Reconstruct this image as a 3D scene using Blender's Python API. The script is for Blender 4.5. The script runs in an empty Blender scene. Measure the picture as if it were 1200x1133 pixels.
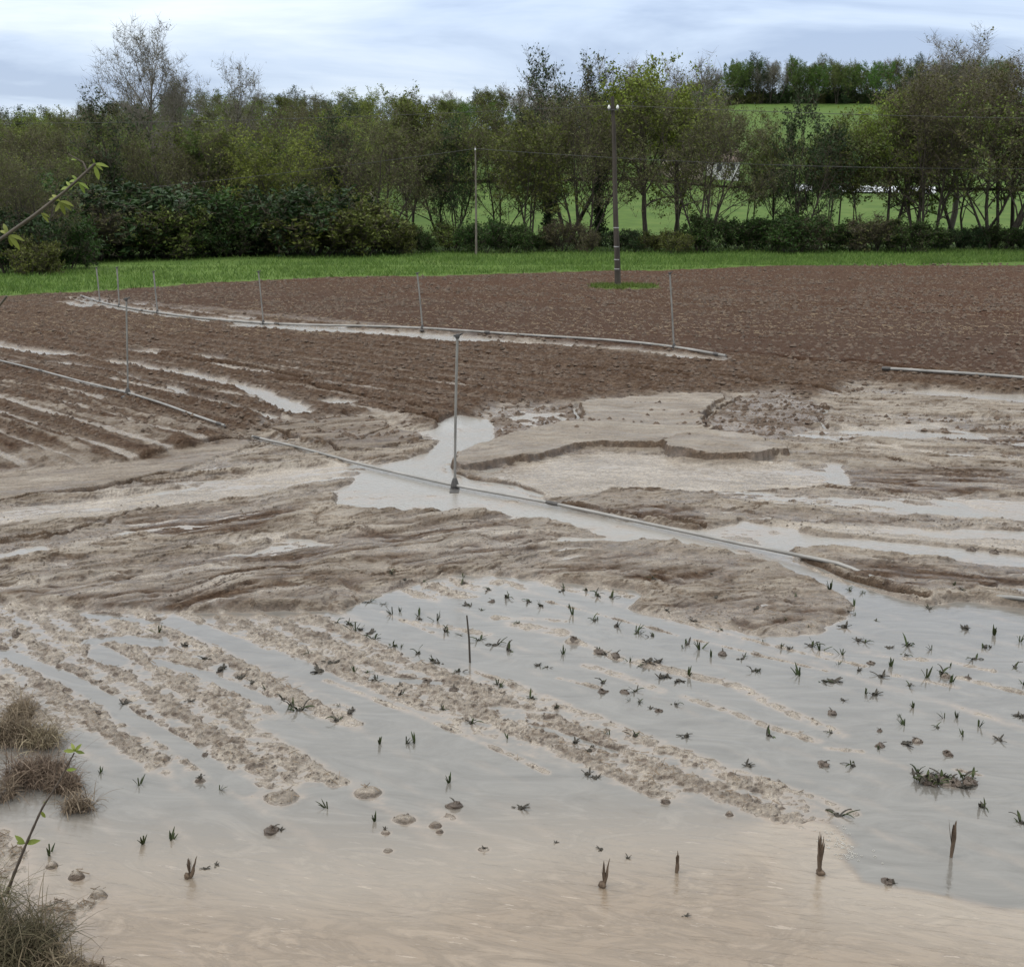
import bpy, math, random
import numpy as np
from mathutils import Vector
R = math.radians
scene = bpy.context.scene
col = scene.collection

# ------------------------------------------------------------------ camera
CH = 3.6                       # eye height above the flooded field
FPX = 1300.0; CX = 600.0; CY = 566.5
PITCH = math.atan(324.5 / FPX)
cd = bpy.data.cameras.new('camera'); cam = bpy.data.objects.new('camera', cd); col.objects.link(cam)
cam.location = (0, 0, CH); cam.rotation_euler = (math.pi / 2 - PITCH, 0, 0)
cd.sensor_fit = 'HORIZONTAL'; cd.sensor_width = 36; cd.lens = 36 * FPX / 1200
cd.clip_start = 0.05; cd.clip_end = 4000
scene.camera = cam

# ------------------------------------------------------------------ world, sun, exposure
SUN_EL, SUN_AZ = R(46), R(-105)
w = bpy.data.worlds.new("World"); scene.world = w; w.use_nodes = True
nt = w.node_tree; nt.nodes.clear()
def N(t, typ, **kw):
    n = t.nodes.new(typ)
    for k, v in kw.items():
        if k in n.inputs.keys() if isinstance(k, str) else False: n.inputs[k].default_value = v
        else: setattr(n, k, v)
    return n
sky = nt.nodes.new('ShaderNodeTexSky'); sky.sky_type = 'NISHITA'; sky.sun_disc = False
sky.sun_elevation = SUN_EL; sky.sun_rotation = SUN_AZ; sky.air_density = 1.0; sky.dust_density = 2.0
bg1 = nt.nodes.new('ShaderNodeBackground'); bg1.inputs[1].default_value = 0.09
nt.links.new(sky.outputs[0], bg1.inputs[0])
tc = nt.nodes.new('ShaderNodeTexCoord')
sep = nt.nodes.new('ShaderNodeSeparateXYZ'); nt.links.new(tc.outputs['Generated'], sep.inputs[0])
def wmath(op, a, b=None, c=None, clamp=False):
    n = nt.nodes.new('ShaderNodeMath'); n.operation = op; n.use_clamp = clamp
    for i, v in enumerate((a, b, c)):
        if v is None: continue
        if isinstance(v, (int, float)): n.inputs[i].default_value = v
        else: nt.links.new(v, n.inputs[i])
    return n.outputs[0]
zc = wmath('MAXIMUM', sep.outputs[2], 0.0)
den = wmath('ADD', zc, 0.10)
px = wmath('DIVIDE', sep.outputs[0], den); py = wmath('DIVIDE', sep.outputs[1], den)
# streaks: squeezed across, running down to the right
cmb = nt.nodes.new('ShaderNodeCombineXYZ')
nt.links.new(px, cmb.inputs[0]); nt.links.new(py, cmb.inputs[1])
mp = nt.nodes.new('ShaderNodeMapping'); nt.links.new(cmb.outputs[0], mp.inputs[0])
mp.inputs['Rotation'].default_value = (0, 0, R(-16)); mp.inputs['Scale'].default_value = (0.55, 0.75, 1)
mp.inputs['Location'].default_value = (3.1, 1.7, 0)
n1 = nt.nodes.new('ShaderNodeTexNoise'); n1.inputs['Scale'].default_value = 1.0; n1.inputs['Detail'].default_value = 6
n1.inputs['Roughness'].default_value = 0.55; n1.inputs['Distortion'].default_value = 0.5
nt.links.new(mp.outputs[0], n1.inputs['Vector'])
cr = nt.nodes.new('ShaderNodeValToRGB'); nt.links.new(n1.outputs[0], cr.inputs[0])
cr.color_ramp.elements[0].position = 0.40; cr.color_ramp.elements[0].color = (0.33, 0.42, 0.59, 1)
cr.color_ramp.elements[1].position = 0.68; cr.color_ramp.elements[1].color = (0.74, 0.81, 0.87, 1)
e = cr.color_ramp.elements.new(0.50); e.color = (0.49, 0.59, 0.75, 1)
# paler towards the horizon, brighter towards the zenith as under a real overcast
hz = wmath('SUBTRACT', 1.0, wmath('DIVIDE', zc, 0.17), clamp=True)
hz = wmath('MULTIPLY', hz, 0.45)
mixh = nt.nodes.new('ShaderNodeMix'); mixh.data_type = 'RGBA'
nt.links.new(hz, mixh.inputs[0]); nt.links.new(cr.outputs[0], mixh.inputs[6]); mixh.inputs[7].default_value = (0.72, 0.80, 0.86, 1)
zb = wmath('MULTIPLY_ADD', zc, 1.7, 0.97)
neu = wmath('MULTIPLY', wmath('DIVIDE', wmath('SUBTRACT', zc, 0.16), 0.28, clamp=True), 0.72)
mixn = nt.nodes.new('ShaderNodeMix'); mixn.data_type = 'RGBA'
nt.links.new(neu, mixn.inputs[0]); nt.links.new(mixh.outputs[2], mixn.inputs[6]); mixn.inputs[7].default_value = (0.80, 0.80, 0.75, 1)
bg2 = nt.nodes.new('ShaderNodeBackground'); nt.links.new(mixn.outputs[2], bg2.inputs[0]); nt.links.new(zb, bg2.inputs[1])
ms = nt.nodes.new('ShaderNodeMixShader'); ms.inputs[0].default_value = 0.90
nt.links.new(bg1.outputs[0], ms.inputs[1]); nt.links.new(bg2.outputs[0], ms.inputs[2])
wo = nt.nodes.new('ShaderNodeOutputWorld'); nt.links.new(ms.outputs[0], wo.inputs[0])

sl = bpy.data.lights.new('sun', 'SUN'); sl.energy = 0.9; sl.angle = R(14); sl.color = (1, 0.96, 0.90)
so = bpy.data.objects.new('sun', sl); col.objects.link(so)
sd = Vector((math.sin(SUN_AZ) * math.cos(SUN_EL), math.cos(SUN_AZ) * math.cos(SUN_EL), math.sin(SUN_EL)))
so.rotation_euler = sd.to_track_quat('Z', 'Y').to_euler()
scene.view_settings.view_transform = 'Standard'; scene.view_settings.look = 'None'
scene.view_settings.exposure = 0.22; scene.view_settings.gamma = 1.0
scene.cycles.max_bounces = 6; scene.cycles.transparent_max_bounces = 6

# ------------------------------------------------------------------ small helpers
CP, SP = math.cos(PITCH), math.sin(PITCH)
def ray(px, py):
    u = (np.asarray(px, float) - CX) / FPX; v = (np.asarray(py, float) - CY) / FPX
    return u, CP - v * SP, -SP - v * CP
def G(px, py, z=0.0):
    """point of the field (height z) seen at a photograph position"""
    dx, dy, dz = ray(px, py); t = (z - CH) / dz
    return dx * t, dy * t
def AT(px, py, Y):
    """point at ground distance Y seen at a photograph position"""
    dx, dy, dz = ray(px, py); t = Y / dy
    return (float(dx * t), float(Y), float(CH + dz * t))
def tag(o, label=None, cat=None, group=None, kind=None):
    if label: o['label'] = label
    if cat: o['category'] = cat
    if group: o['group'] = group
    if kind: o['kind'] = kind
    return o
def empty(name, loc, label=None, cat=None, group=None, rz=0.0):
    o = bpy.data.objects.new(name, None); col.objects.link(o); o.location = loc
    o.rotation_euler = (0, 0, rz); o.empty_display_size = 0.2
    return tag(o, label, cat, group)
def fast_mesh(name, verts, faces, mats=(), midx=None, smooth=False):
    """faces: int array (n,3) or (n,4), or a list of such arrays"""
    me = bpy.data.meshes.new(name)
    verts = np.asarray(verts, np.float32)
    if not isinstance(faces, (list, tuple)): faces = [faces]
    faces = [np.asarray(f, np.int32) for f in faces if len(f)]
    me.vertices.add(len(verts)); me.vertices.foreach_set('co', verts.ravel())
    lt = np.concatenate([f.ravel() for f in faces])
    cnt = np.concatenate([np.full(len(f), f.shape[1], np.int32) for f in faces])
    st = np.concatenate([[0], np.cumsum(cnt)[:-1]]).astype(np.int32)
    me.loops.add(len(lt)); me.loops.foreach_set('vertex_index', lt)
    me.polygons.add(len(cnt)); me.polygons.foreach_set('loop_start', st)
    for m in mats: me.materials.append(m)
    if midx is not None: me.polygons.foreach_set('material_index', np.asarray(midx, np.int32))
    me.polygons.foreach_set('use_smooth', np.full(len(cnt), smooth, bool))
    me.update(calc_edges=True)
    return me
def link(name, me, parent=None, loc=None):
    o = bpy.data.objects.new(name, me); col.objects.link(o)
    if parent: o.parent = parent
    if loc is not None: o.location = loc
    return o
def attr(me, name, arr):
    a = me.attributes.new(name, 'FLOAT', 'POINT'); a.data.foreach_set('value', np.asarray(arr, np.float32).ravel())

class MB:
    """collects verts and faces of several shapes for one mesh"""
    def __init__(s): s.v = []; s.q = []; s.t = []; s.qm = []; s.tm = []; s.n = 0
    def add(s, v, f, m=0):
        v = np.asarray(v, float); f = np.asarray(f, int)
        if not len(f): return
        s.v.append(v)
        if f.shape[1] == 4: s.q.append(f + s.n); s.qm.append(np.full(len(f), m))
        else: s.t.append(f + s.n); s.tm.append(np.full(len(f), m))
        s.n += len(v)
    def tube(s, pts, rad, k=6, m=0, cap=True):
        P = np.asarray(pts, float); n = len(P)
        rad = np.broadcast_to(np.asarray(rad, float), (n,))
        T = np.gradient(P, axis=0); T /= np.linalg.norm(T, axis=1)[:, None] + 1e-9
        a = np.array([0.31, 0.17, 0.93]) if abs(T[0][2]) < 0.9 else np.array([1.0, 0.1, 0.0])
        U = np.cross(T, a); U /= np.linalg.norm(U, axis=1)[:, None] + 1e-9
        V = np.cross(T, U)
        an = np.arange(k) * 2 * math.pi / k
        ring = P[:, None] + rad[:, None, None] * (np.cos(an)[None, :, None] * U[:, None] + np.sin(an)[None, :, None] * V[:, None])
        v = ring.reshape(-1, 3)
        i = np.arange(n - 1)[:, None] * k; j = np.arange(k)[None]; j2 = (j + 1) % k
        f = np.stack([i + j, i + j2, i + k + j2, i + k + j], -1).reshape(-1, 4)
        s.add(v, f, m)
        if cap and k >= 4:
            for e, base in ((0, 0), (n - 1, (n - 1) * k)):
                vv = np.vstack([v[base:base + k], P[e]]); jj = np.arange(k)
                s.add(vv, np.stack([jj, (jj + 1) % k, np.full(k, k)], -1), m)
    def box(s, c, d, m=0, rz=0.0):
        c = np.asarray(c, float); d = np.asarray(d, float) / 2
        v = np.array([[x, y, z] for x in (-1, 1) for y in (-1, 1) for z in (-1, 1)], float) * d
        if rz: cs, sn = math.cos(rz), math.sin(rz); v = np.stack([v[:, 0] * cs - v[:, 1] * sn, v[:, 0] * sn + v[:, 1] * cs, v[:, 2]], -1)
        s.add(v + c, [[0, 1, 3, 2], [4, 6, 7, 5], [0, 4, 5, 1], [2, 3, 7, 6], [0, 2, 6, 4], [1, 5, 7, 3]], m)
    def mesh(s, name, mats, smooth=False):
        fs = []; mi = []
        if s.q: fs.append(np.vstack(s.q)); mi.append(np.concatenate(s.qm))
        if s.t: fs.append(np.vstack(s.t)); mi.append(np.concatenate(s.tm))
        return fast_mesh(name, np.vstack(s.v), fs, mats, np.concatenate(mi), smooth)

# ------------------------------------------------------------------ noise
_tab = np.random.RandomState(7).rand(8, 256, 256).astype(np.float32)
def vn(x, y, s=0):
    t = _tab[s % 8]
    x = np.asarray(x, np.float32) + 37.3 * (s + 1); y = np.asarray(y, np.float32) + 91.7 * (s + 1)
    xi = np.floor(x); yi = np.floor(y); fx = x - xi; fy = y - yi
    xi = xi.astype(np.int32) & 255; yi = yi.astype(np.int32) & 255
    x1 = (xi + 1) & 255; y1 = (yi + 1) & 255
    fx = fx * fx * (3 - 2 * fx); fy = fy * fy * (3 - 2 * fy)
    a = t[xi, yi] * (1 - fx) + t[x1, yi] * fx; b = t[xi, y1] * (1 - fx) + t[x1, y1] * fx
    return (a * (1 - fy) + b * fy) * 2 - 1
def fbm(x, y, s=0, o=4, g=0.5):
    r = 0; a = 1; tot = 0
    for k in range(o):
        r = r + a * vn(x * 2 ** k * (1 + .013 * k) + y * .21 * (k % 2), y * 2 ** k - x * .17 * (k % 2), s + k); tot += a; a *= g
    return r / tot
def sst(a, b, x):
    t = np.clip((x - a) / (b - a), 0, 1); return t * t * (3 - 2 * t)

# ------------------------------------------------------------------ materials
def mat(name):
    m = bpy.data.materials.new(name); m.use_nodes = True; t = m.node_tree; t.nodes.clear()
    o = t.nodes.new('ShaderNodeOutputMaterial'); p = t.nodes.new('ShaderNodeBsdfPrincipled')
    t.links.new(p.outputs[0], o.inputs[0]); return m, t, p, o
def noise(t, scale, detail=4, rough=0.55, vec=None, dist=0.0):
    n = t.nodes.new('ShaderNodeTexNoise'); n.inputs['Scale'].default_value = scale; n.inputs['Detail'].default_value = detail
    n.inputs['Roughness'].default_value = rough; n.inputs['Distortion'].default_value = dist
    if vec is not None: t.links.new(vec, n.inputs['Vector'])
    return n.outputs[0]
def ramp(t, fac, stops):
    r = t.nodes.new('ShaderNodeValToRGB'); t.links.new(fac, r.inputs[0]); el = r.color_ramp.elements
    el[0].position, el[0].color = stops[0][0], tuple(stops[0][1]) + (1,)
    el[1].position, el[1].color = stops[-1][0], tuple(stops[-1][1]) + (1,)
    for p, c in stops[1:-1]: e = el.new(p); e.color = tuple(c) + (1,)
    return r.outputs[0]
def mixc(t, f, a, b):
    n = t.nodes.new('ShaderNodeMix'); n.data_type = 'RGBA'
    for i, v in ((0, f), (6, a), (7, b)):
        if hasattr(v, 'is_output'): t.links.new(v, n.inputs[i])
        elif i == 0: n.inputs[0].default_value = v
        else: n.inputs[i].default_value = tuple(v) + (1,)
    return n.outputs[2]
def mth(t, op, a, b=None, c=None, clamp=False):
    n = t.nodes.new('ShaderNodeMath'); n.operation = op; n.use_clamp = clamp
    for i, v in enumerate((a, b, c)):
        if v is None: continue
        if isinstance(v, (int, float)): n.inputs[i].default_value = v
        else: t.links.new(v, n.inputs[i])
    return n.outputs[0]
def att(t, name):
    n = t.nodes.new('ShaderNodeAttribute'); n.attribute_name = name; return n.outputs['Fac']
def objco(t, scale=(1, 1, 1), rot=(0, 0, 0)):
    c = t.nodes.new('ShaderNodeTexCoord'); src = c.outputs['Object']
    if any(rot):
        m0 = t.nodes.new('ShaderNodeMapping'); t.links.new(src, m0.inputs[0]); m0.inputs['Rotation'].default_value = rot; src = m0.outputs[0]
    m = t.nodes.new('ShaderNodeMapping'); t.links.new(src, m.inputs[0]); m.inputs['Scale'].default_value = scale; return m.outputs[0]
def bump(t, p, h, strength=0.5, dist=0.02):
    b = t.nodes.new('ShaderNodeBump'); b.inputs['Strength'].default_value = strength; b.inputs['Distance'].default_value = dist
    t.links.new(h, b.inputs['Height']); t.links.new(b.outputs[0], p.inputs['Normal']); return b
def simple(name, c1, c2, scale=8.0, rough=0.8, bs=0.3, bd=0.01, stretch=(1, 1, 1), metal=0.0):
    m, t, p, o = mat(name); v = objco(t, stretch); n = noise(t, scale, 5, 0.6, v)
    t.links.new(ramp(t, n, [(0.3, c1), (0.7, c2)]), p.inputs['Base Color'])
    p.inputs['Roughness'].default_value = rough; p.inputs['Metallic'].default_value = metal
    if bs: bump(t, p, n, bs, bd)
    return m
def leafmat(name, ca, cb, cc, trans=0.25):
    m, t, p, o = mat(name)
    g = t.nodes.new('ShaderNodeNewGeometry'); oi = t.nodes.new('ShaderNodeObjectInfo')
    c = ramp(t, g.outputs['Random Per Island'], [(0.0, ca), (0.55, cb), (1.0, cc)])
    n = noise(t, 0.45, 2, 0.5, objco(t))
    hs = t.nodes.new('ShaderNodeHueSaturation'); t.links.new(c, hs.inputs['Color'])
    t.links.new(mth(t, 'MULTIPLY_ADD', oi.outputs['Random'], 0.035, 0.4825), hs.inputs['Hue'])
    v = mth(t, 'MULTIPLY_ADD', n, 1.1, 0.45); v = mth(t, 'MULTIPLY', v, mth(t, 'MULTIPLY_ADD', oi.outputs['Random'], 0.35, 0.83))
    t.links.new(v, hs.inputs['Value'])
    t.links.new(hs.outputs[0], p.inputs['Base Color']); p.inputs['Roughness'].default_value = 0.6
    p.inputs['Specular IOR Level'].default_value = 0.25
    tr = t.nodes.new('ShaderNodeBsdfTranslucent'); t.links.new(hs.outputs[0], tr.inputs[0])
    mx = t.nodes.new('ShaderNodeMixShader'); mx.inputs[0].default_value = trans
    t.links.new(p.outputs[0], mx.inputs[1]); t.links.new(tr.outputs[0], mx.inputs[2]); t.links.new(mx.outputs[0], o.inputs[0])
    return m

# ------------------------------------------------------------------ field relief (all outlines are world points of the field)
def W(poly): a = np.array(poly, float); x, y = G(a[:, 0], a[:, 1]); return np.stack([x, y], -1)
def seg_d2(X, Y, a, b):
    dx, dy = b[0] - a[0], b[1] - a[1]; L = dx * dx + dy * dy + 1e-12
    t = np.clip(((X - a[0]) * dx + (Y - a[1]) * dy) / L, 0, 1)
    return (X - a[0] - t * dx) ** 2 + (Y - a[1] - t * dy) ** 2
def region(X, Y, pts, margin):
    return np.nonzero((X > pts[:, 0].min() - margin) & (X < pts[:, 0].max() + margin) & (Y > pts[:, 1].min() - margin) & (Y < pts[:, 1].max() + margin))[0]
def poly_sd(X, Y, poly, margin=0.8):
    P = W(poly); out = np.full(X.shape, -margin, np.float32); I = region(X, Y, P, margin)
    if not len(I): return out
    x = X[I]; y = Y[I]; d2 = np.full(x.shape, 1e9, np.float32); ins = np.zeros(x.shape, bool)
    for i in range(len(P)):
        a = P[i]; b = P[(i + 1) % len(P)]
        d2 = np.minimum(d2, seg_d2(x, y, a, b))
        if a[1] != b[1]:
            c = ((a[1] > y) != (b[1] > y)) & (x < (b[0] - a[0]) * (y - a[1]) / (b[1] - a[1]) + a[0]); ins ^= c
    d = np.sqrt(d2); out[I] = np.where(ins, d, -d); return np.maximum(out, -margin)
def line_d(X, Y, line, margin=2.2):
    P = W(line); out = np.full(X.shape, margin, np.float32); I = region(X, Y, P, margin)
    if not len(I): return out
    x = X[I]; y = Y[I]; d2 = np.full(x.shape, 1e9, np.float32)
    for i in range(len(P) - 1): d2 = np.minimum(d2, seg_d2(x, y, P[i], P[i + 1]))
    out[I] = np.sqrt(d2); return np.minimum(out, margin)

NEAR_A = [(-90, 406), (0, 432), (75, 451), (150, 473), (210, 493), (264, 511)]
NEAR_B = [(296, 516), (365, 534), (450, 554), (533, 573), (640, 592), (750, 616), (860, 640), (950, 661), (1045, 686), (1135, 700), (1200, 710), (1300, 731)]
FAR_A = [(95, 351), (125, 359), (165, 367), (230, 376), (310, 383), (400, 387), (493, 391), (560, 397), (640, 402), (720, 408), (787, 414), (850, 425)]
FAR_B = [(1035, 442), (1080, 445), (1140, 449), (1200, 453), (1300, 461)]
# direction of the crop rows, fitted to the two pipe lines
_n, _f = W(NEAR_A + NEAR_B), W(FAR_A + FAR_B)
A_ = []; b_ = []
for k, P in enumerate((_n, _f)):
    for x, y in P: A_.append([x, x * x, x * y, -(k == 0), -(k == 1)]); b_.append(-y)
ra, rb, rc, rw1, rw2 = np.linalg.lstsq(np.array(A_, float), np.array(b_, float), rcond=None)[0]
def rowc(X, Y): return (Y + ra * X + rb * X * X + rc * X * Y - rw1) / 1.27

UPPER = [(-400, 240.5 + 60), (-400, 570), (-60, 560), (0, 556), (90, 552), (180, 546), (230, 530), (290, 512), (310, 498), (400, 491), (455, 489), (470, 497), (500, 506), (545, 500), (560, 488), (585, 478), (682, 475), (700, 470), (800, 469), (850, 464), (905, 461), (960, 468), (1000, 452), (1100, 459), (1300, 470), (1700, 485), (1700, 300)]
FLOOD = [(-500, 700), (-60, 704), (0, 706), (60, 712), (120, 719), (200, 718), (330, 716), (400, 718), (430, 705), (470, 690), (520, 674), (560, 674), (640, 681), (700, 687), (745, 690), (755, 700), (740, 712), (800, 728), (850, 738), (900, 747), (960, 741), (990, 724), (1000, 707), (975, 690), (960, 680), (930, 664), (1005, 684), (1085, 709), (1140, 706), (1200, 714), (1300, 730), (1800, 760), (1800, 1500), (-900, 1500)]
CHANNEL = [(392, 590), (402, 570), (430, 550), (500, 530), (515, 516), (496, 507), (512, 500), (540, 487), (572, 493), (580, 515), (545, 532), (524, 547), (526, 560), (600, 568), (640, 581), (650, 591), (740, 612), (815, 621), (870, 611), (960, 628), (1090, 638), (1200, 650), (1300, 660), (1300, 673), (1200, 666), (1080, 655), (960, 645), (930, 646), (945, 660), (1000, 684), (985, 690), (900, 660), (850, 647), (780, 634), (700, 626), (650, 612), (600, 606), (520, 600), (470, 600), (400, 598)]
TERR = [ # raised sheets of laid silt: outline, height, edge width, silt
 ([(526, 549), (545, 534), (600, 517), (655, 503), (680, 497), (684, 478), (740, 473), (850, 467), (835, 480), (822, 496), (835, 508), (828, 518), (780, 522), (775, 527), (725, 527), (690, 528), (660, 531), (640, 538), (600, 547), (560, 552), (533, 555)], 0.12, 0.018, 0.9),
 ([(775, 526), (800, 517), (835, 514), (880, 520), (918, 530), (922, 537), (860, 541), (810, 540), (780, 536)], 0.15, 0.015, 0.92),
 ([(300, 505), (330, 499), (400, 494), (450, 495), (455, 507), (500, 516), (480, 524), (430, 531), (395, 532), (370, 523), (345, 516), (318, 512)], 0.085, 0.02, 0.55),
 ([(-400, 575), (0, 560), (116, 551), (208, 533), (293, 518), (300, 524), (198, 560), (116, 575), (0, 593), (-400, 620)], 0.06, 0.03, 0.75),
]
MUD = [ # raised brown mud tongues: outline, height, edge width
 ([(385, 652), (395, 632), (425, 612), (500, 604), (560, 607), (630, 617), (652, 628), (640, 642), (600, 650), (570, 655), (545, 663), (520, 672), (480, 669), (455, 660), (420, 660)], 0.085, 0.05),
 ([(-400, 690), (0, 692), (60, 683), (140, 668), (230, 655), (300, 645), (370, 656), (420, 664), (468, 674), (455, 686), (425, 690), (360, 683), (330, 688), (380, 693), (420, 704), (412, 713), (385, 717), (330, 712), (250, 716), (200, 716), (120, 717), (60, 709), (0, 702), (-400, 700)], 0.085, 0.05),
 ([(560, 667), (600, 660), (650, 652), (700, 640), (770, 637), (830, 646), (885, 660), (893, 670), (860, 681), (800, 686), (735, 685), (700, 678), (640, 679), (590, 676)], 0.07, 0.04),
 ([(738, 700), (800, 693), (870, 690), (940, 690), (966, 697), (986, 712), (990, 722), (930, 736), (900, 744), (860, 735), (800, 722), (745, 710)], 0.06, 0.05),
 ([(936, 645), (980, 645), (1050, 650), (1130, 659), (1200, 667), (1300, 675), (1300, 688), (1180, 688), (1135, 697), (1085, 704), (1040, 690), (990, 667)], 0.09, 0.025),
 ([(1043, 742), (1060, 723), (1085, 726), (1120, 734), (1147, 737), (1110, 741)], 0.03, 0.05),
 ([(655, 594), (700, 586), (760, 584), (800, 590), (820, 604), (823, 617), (780, 613), (720, 605)], 0.08, 0.02),
 ([(960, 572), (1000, 556), (1060, 545), (1120, 542), (1200, 551), (1400, 560), (1400, 580), (1200, 577), (1120, 580), (1050, 579)], 0.07, 0.05),
 ([(835, 602), (880, 597), (960, 605), (1118, 606), (1118, 612), (960, 614), (880, 609)], 0.05, 0.04),
 ([(1060, 500), (1120, 498), (1200, 503), (1400, 515), (1400, 535), (1200, 530), (1090, 515)], 0.05, 0.08),
 ([(150, 600), (260, 590), (350, 585), (370, 600), (300, 622), (200, 636), (140, 622)], 0.035, 0.15),
 ([(300, 660), (340, 640), (400, 625), (410, 640), (360, 664)], 0.05, 0.06),
 ([(448, 580), (470, 574), (500, 580), (530, 593), (500, 598), (465, 592)], 0.02, 0.05),
]
GROOVE = [ # cracks and cut banks: line, half width, depth
 ([(-60, 600), (0, 591), (60, 583), (116, 575), (198, 560)], .035, .06), ([(-60, 645), (0, 636), (71, 628), (170, 602), (240, 590)], .03, .05),
 ([(208, 531), (293, 517)], .04, .10), ([(285, 499), (315, 507), (345, 517)], .05, .14), ([(311, 507), (360, 500)], .03, .08), ([(332, 513), (400, 502)], .03, .08),
 ([(369, 525), (400, 523), (455, 509)], .035, .09), ([(376, 521), (390, 528), (400, 534)], .05, .12), ([(800, 444), (860, 449), (924, 458), (975, 462)], .11, .20), ([(700, 432), (760, 440), (800, 447)], .10, .15),
 ([(850, 418), (920, 425), (976, 433), (998, 429), (1060, 437), (1130, 444), (1200, 449), (1300, 457)], .14, .26), ([(1033, 540), (1080, 547), (1139, 560), (1160, 563)], .02, .05),
 ([(906, 587), (960, 592), (1012, 599)], .02, .05), ([(960, 612), (1040, 614), (1118, 610)], .02, .04), ([(976, 500), (1080, 512), (1200, 529), (1300, 540)], .02, .04),
 ([(720, 577), (800, 578), (960, 575)], .018, .04), ([(945, 573), (1000, 578), (1054, 579)], .03, .06), ([(594, 479), (640, 479), (681, 479)], .10, .22), ([(676, 480), (674, 492)], .06, .1),
 ([(820, 496), (845, 480), (862, 470)], .05, .14), ([(826, 510), (822, 499), (838, 488)], .04, .10), ([(950, 478), (970, 480), (968, 487)], .06, .16), ([(955, 492), (966, 503)], .06, .14),
 ([(524, 546), (523, 556), (545, 563), (600, 569), (638, 581)], .05, .1), ([(470, 490), (500, 495), (530, 506)], .08, .2), ([(400, 489), (436, 497)], .03, .1), ([(655, 592), (720, 604), (780, 612), (822, 619)], .03, .1),
 ([(945, 659), (1000, 681), (1085, 706)], .04, .09), ([(380, 430), (480, 445), (560, 462)], .09, .13), ([(180, 420), (300, 438), (400, 462)], .08, .12), ([(30, 395), (90, 400), (160, 412)], .10, .13),
 ([(250, 430), (330, 445), (420, 462), (480, 472)], .07, .12), ([(330, 452), (430, 472), (500, 486)], .07, .12), ([(560, 420), (640, 430), (760, 452)], .06, .1), ([(720, 425), (800, 436)], .09, .13),
]
WET = [ # thin water runs in the upper field: line, half width
 ([(-80, 396), (0, 409), (60, 418), (92, 422)], .26), ([(130, 427), (180, 436), (240, 447), (290, 459), (318, 469)], .20), ([(312, 467), (322, 476), (352, 487)], .24), ([(60, 428), (110, 436), (150, 446), (200, 460), (240, 472), (310, 493)], .13),
 ([(-40, 420), (42, 432)], .12), ([(300, 386), (340, 387), (400, 391), (450, 394), (520, 399), (560, 402)], .55), ([(560, 402), (640, 407), (740, 414), (835, 425)], .32), ([(1085, 461), (1140, 465), (1200, 468), (1300, 476)], .3),
 ([(95, 353), (140, 363), (200, 373), (290, 382)], .40), ([(160, 359), (220, 368), (300, 377)], .2), ([(80, 357), (102, 363)], .3), ([(240, 420), (258, 427)], .2), ([(150, 414), (185, 419)], .15), ([(395, 475), (410, 478)], .18), ([(560, 423), (640, 430)], .01),
 ([(600, 490), (640, 487), (660, 492)], .10), ([(975, 545), (985, 570)], .10), ([(1020, 508), (1080, 510), (1140, 512)], .18), ([(1120, 505), (1200, 512), (1300, 520)], .10), ([(870, 612), (930, 622)], .08),
]
LOWS = [([(545, 560), (600, 549), (650, 536), (700, 531), (775, 534), (800, 544), (860, 545), (925, 542), (970, 560), (965, 575), (720, 577), (650, 588), (600, 566)], .012), ([(860, 612), (1000, 616), (1200, 625), (1500, 635), (1500, 655), (1200, 648), (1000, 630)], .004), ([(1010, 500), (1100, 497), (1160, 508), (1300, 515), (1300, 525), (1120, 520)], .006), ([(-300, 600), (0, 598), (200, 578), (330, 552), (420, 540), (395, 560), (300, 585), (100, 610), (-300, 640)], .010), ([(1120, 585), (1500, 595), (1500, 620), (1150, 606)], .004)]
WETL = [([(-200, 622), (0, 606), (120, 590), (240, 570), (340, 556), (420, 545)], .22), ([(-100, 668), (0, 655), (120, 632), (230, 615)], .14), ([(640, 560), (720, 552), (860, 552), (940, 562)], .30), ([(700, 572), (900, 578)], .12), ([(880, 588), (1040, 600), (1200, 606)], .14), ([(1000, 622), (1120, 626), (1300, 632)], .2), ([(600, 640), (680, 632), (760, 628)], .12), ([(860, 520), (900, 545), (980, 560)], .2), ([(1130, 590), (1300, 600)], .3), ([(900, 505), (1000, 520), (1200, 540)], .12), ([(1000, 505), (1100, 510)], .25), ([(0, 700), (120, 680), (220, 672)], .10), ([(400, 640), (330, 632), (260, 640)], .14), ([(690, 490), (800, 488)], .1)]
SILTL = [ # runs of pale silt left in the furrows
 ([(36, 480), (70, 487), (110, 498), (150, 508), (190, 524)], .10), ([(110, 498), (160, 520), (175, 530)], .08), ([(190, 505), (215, 508), (235, 513)], .15), ([(0, 452), (60, 462), (120, 482), (180, 500)], .05), ([(0, 500), (60, 520), (100, 540)], .07),
 ([(0, 548), (40, 542), (85, 548)], .30), ([(150, 412), (240, 424), (330, 442)], .08), ([(0, 470), (40, 480)], .06), ([(90, 352), (300, 372), (500, 392), (800, 422)], .35),
]
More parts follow.
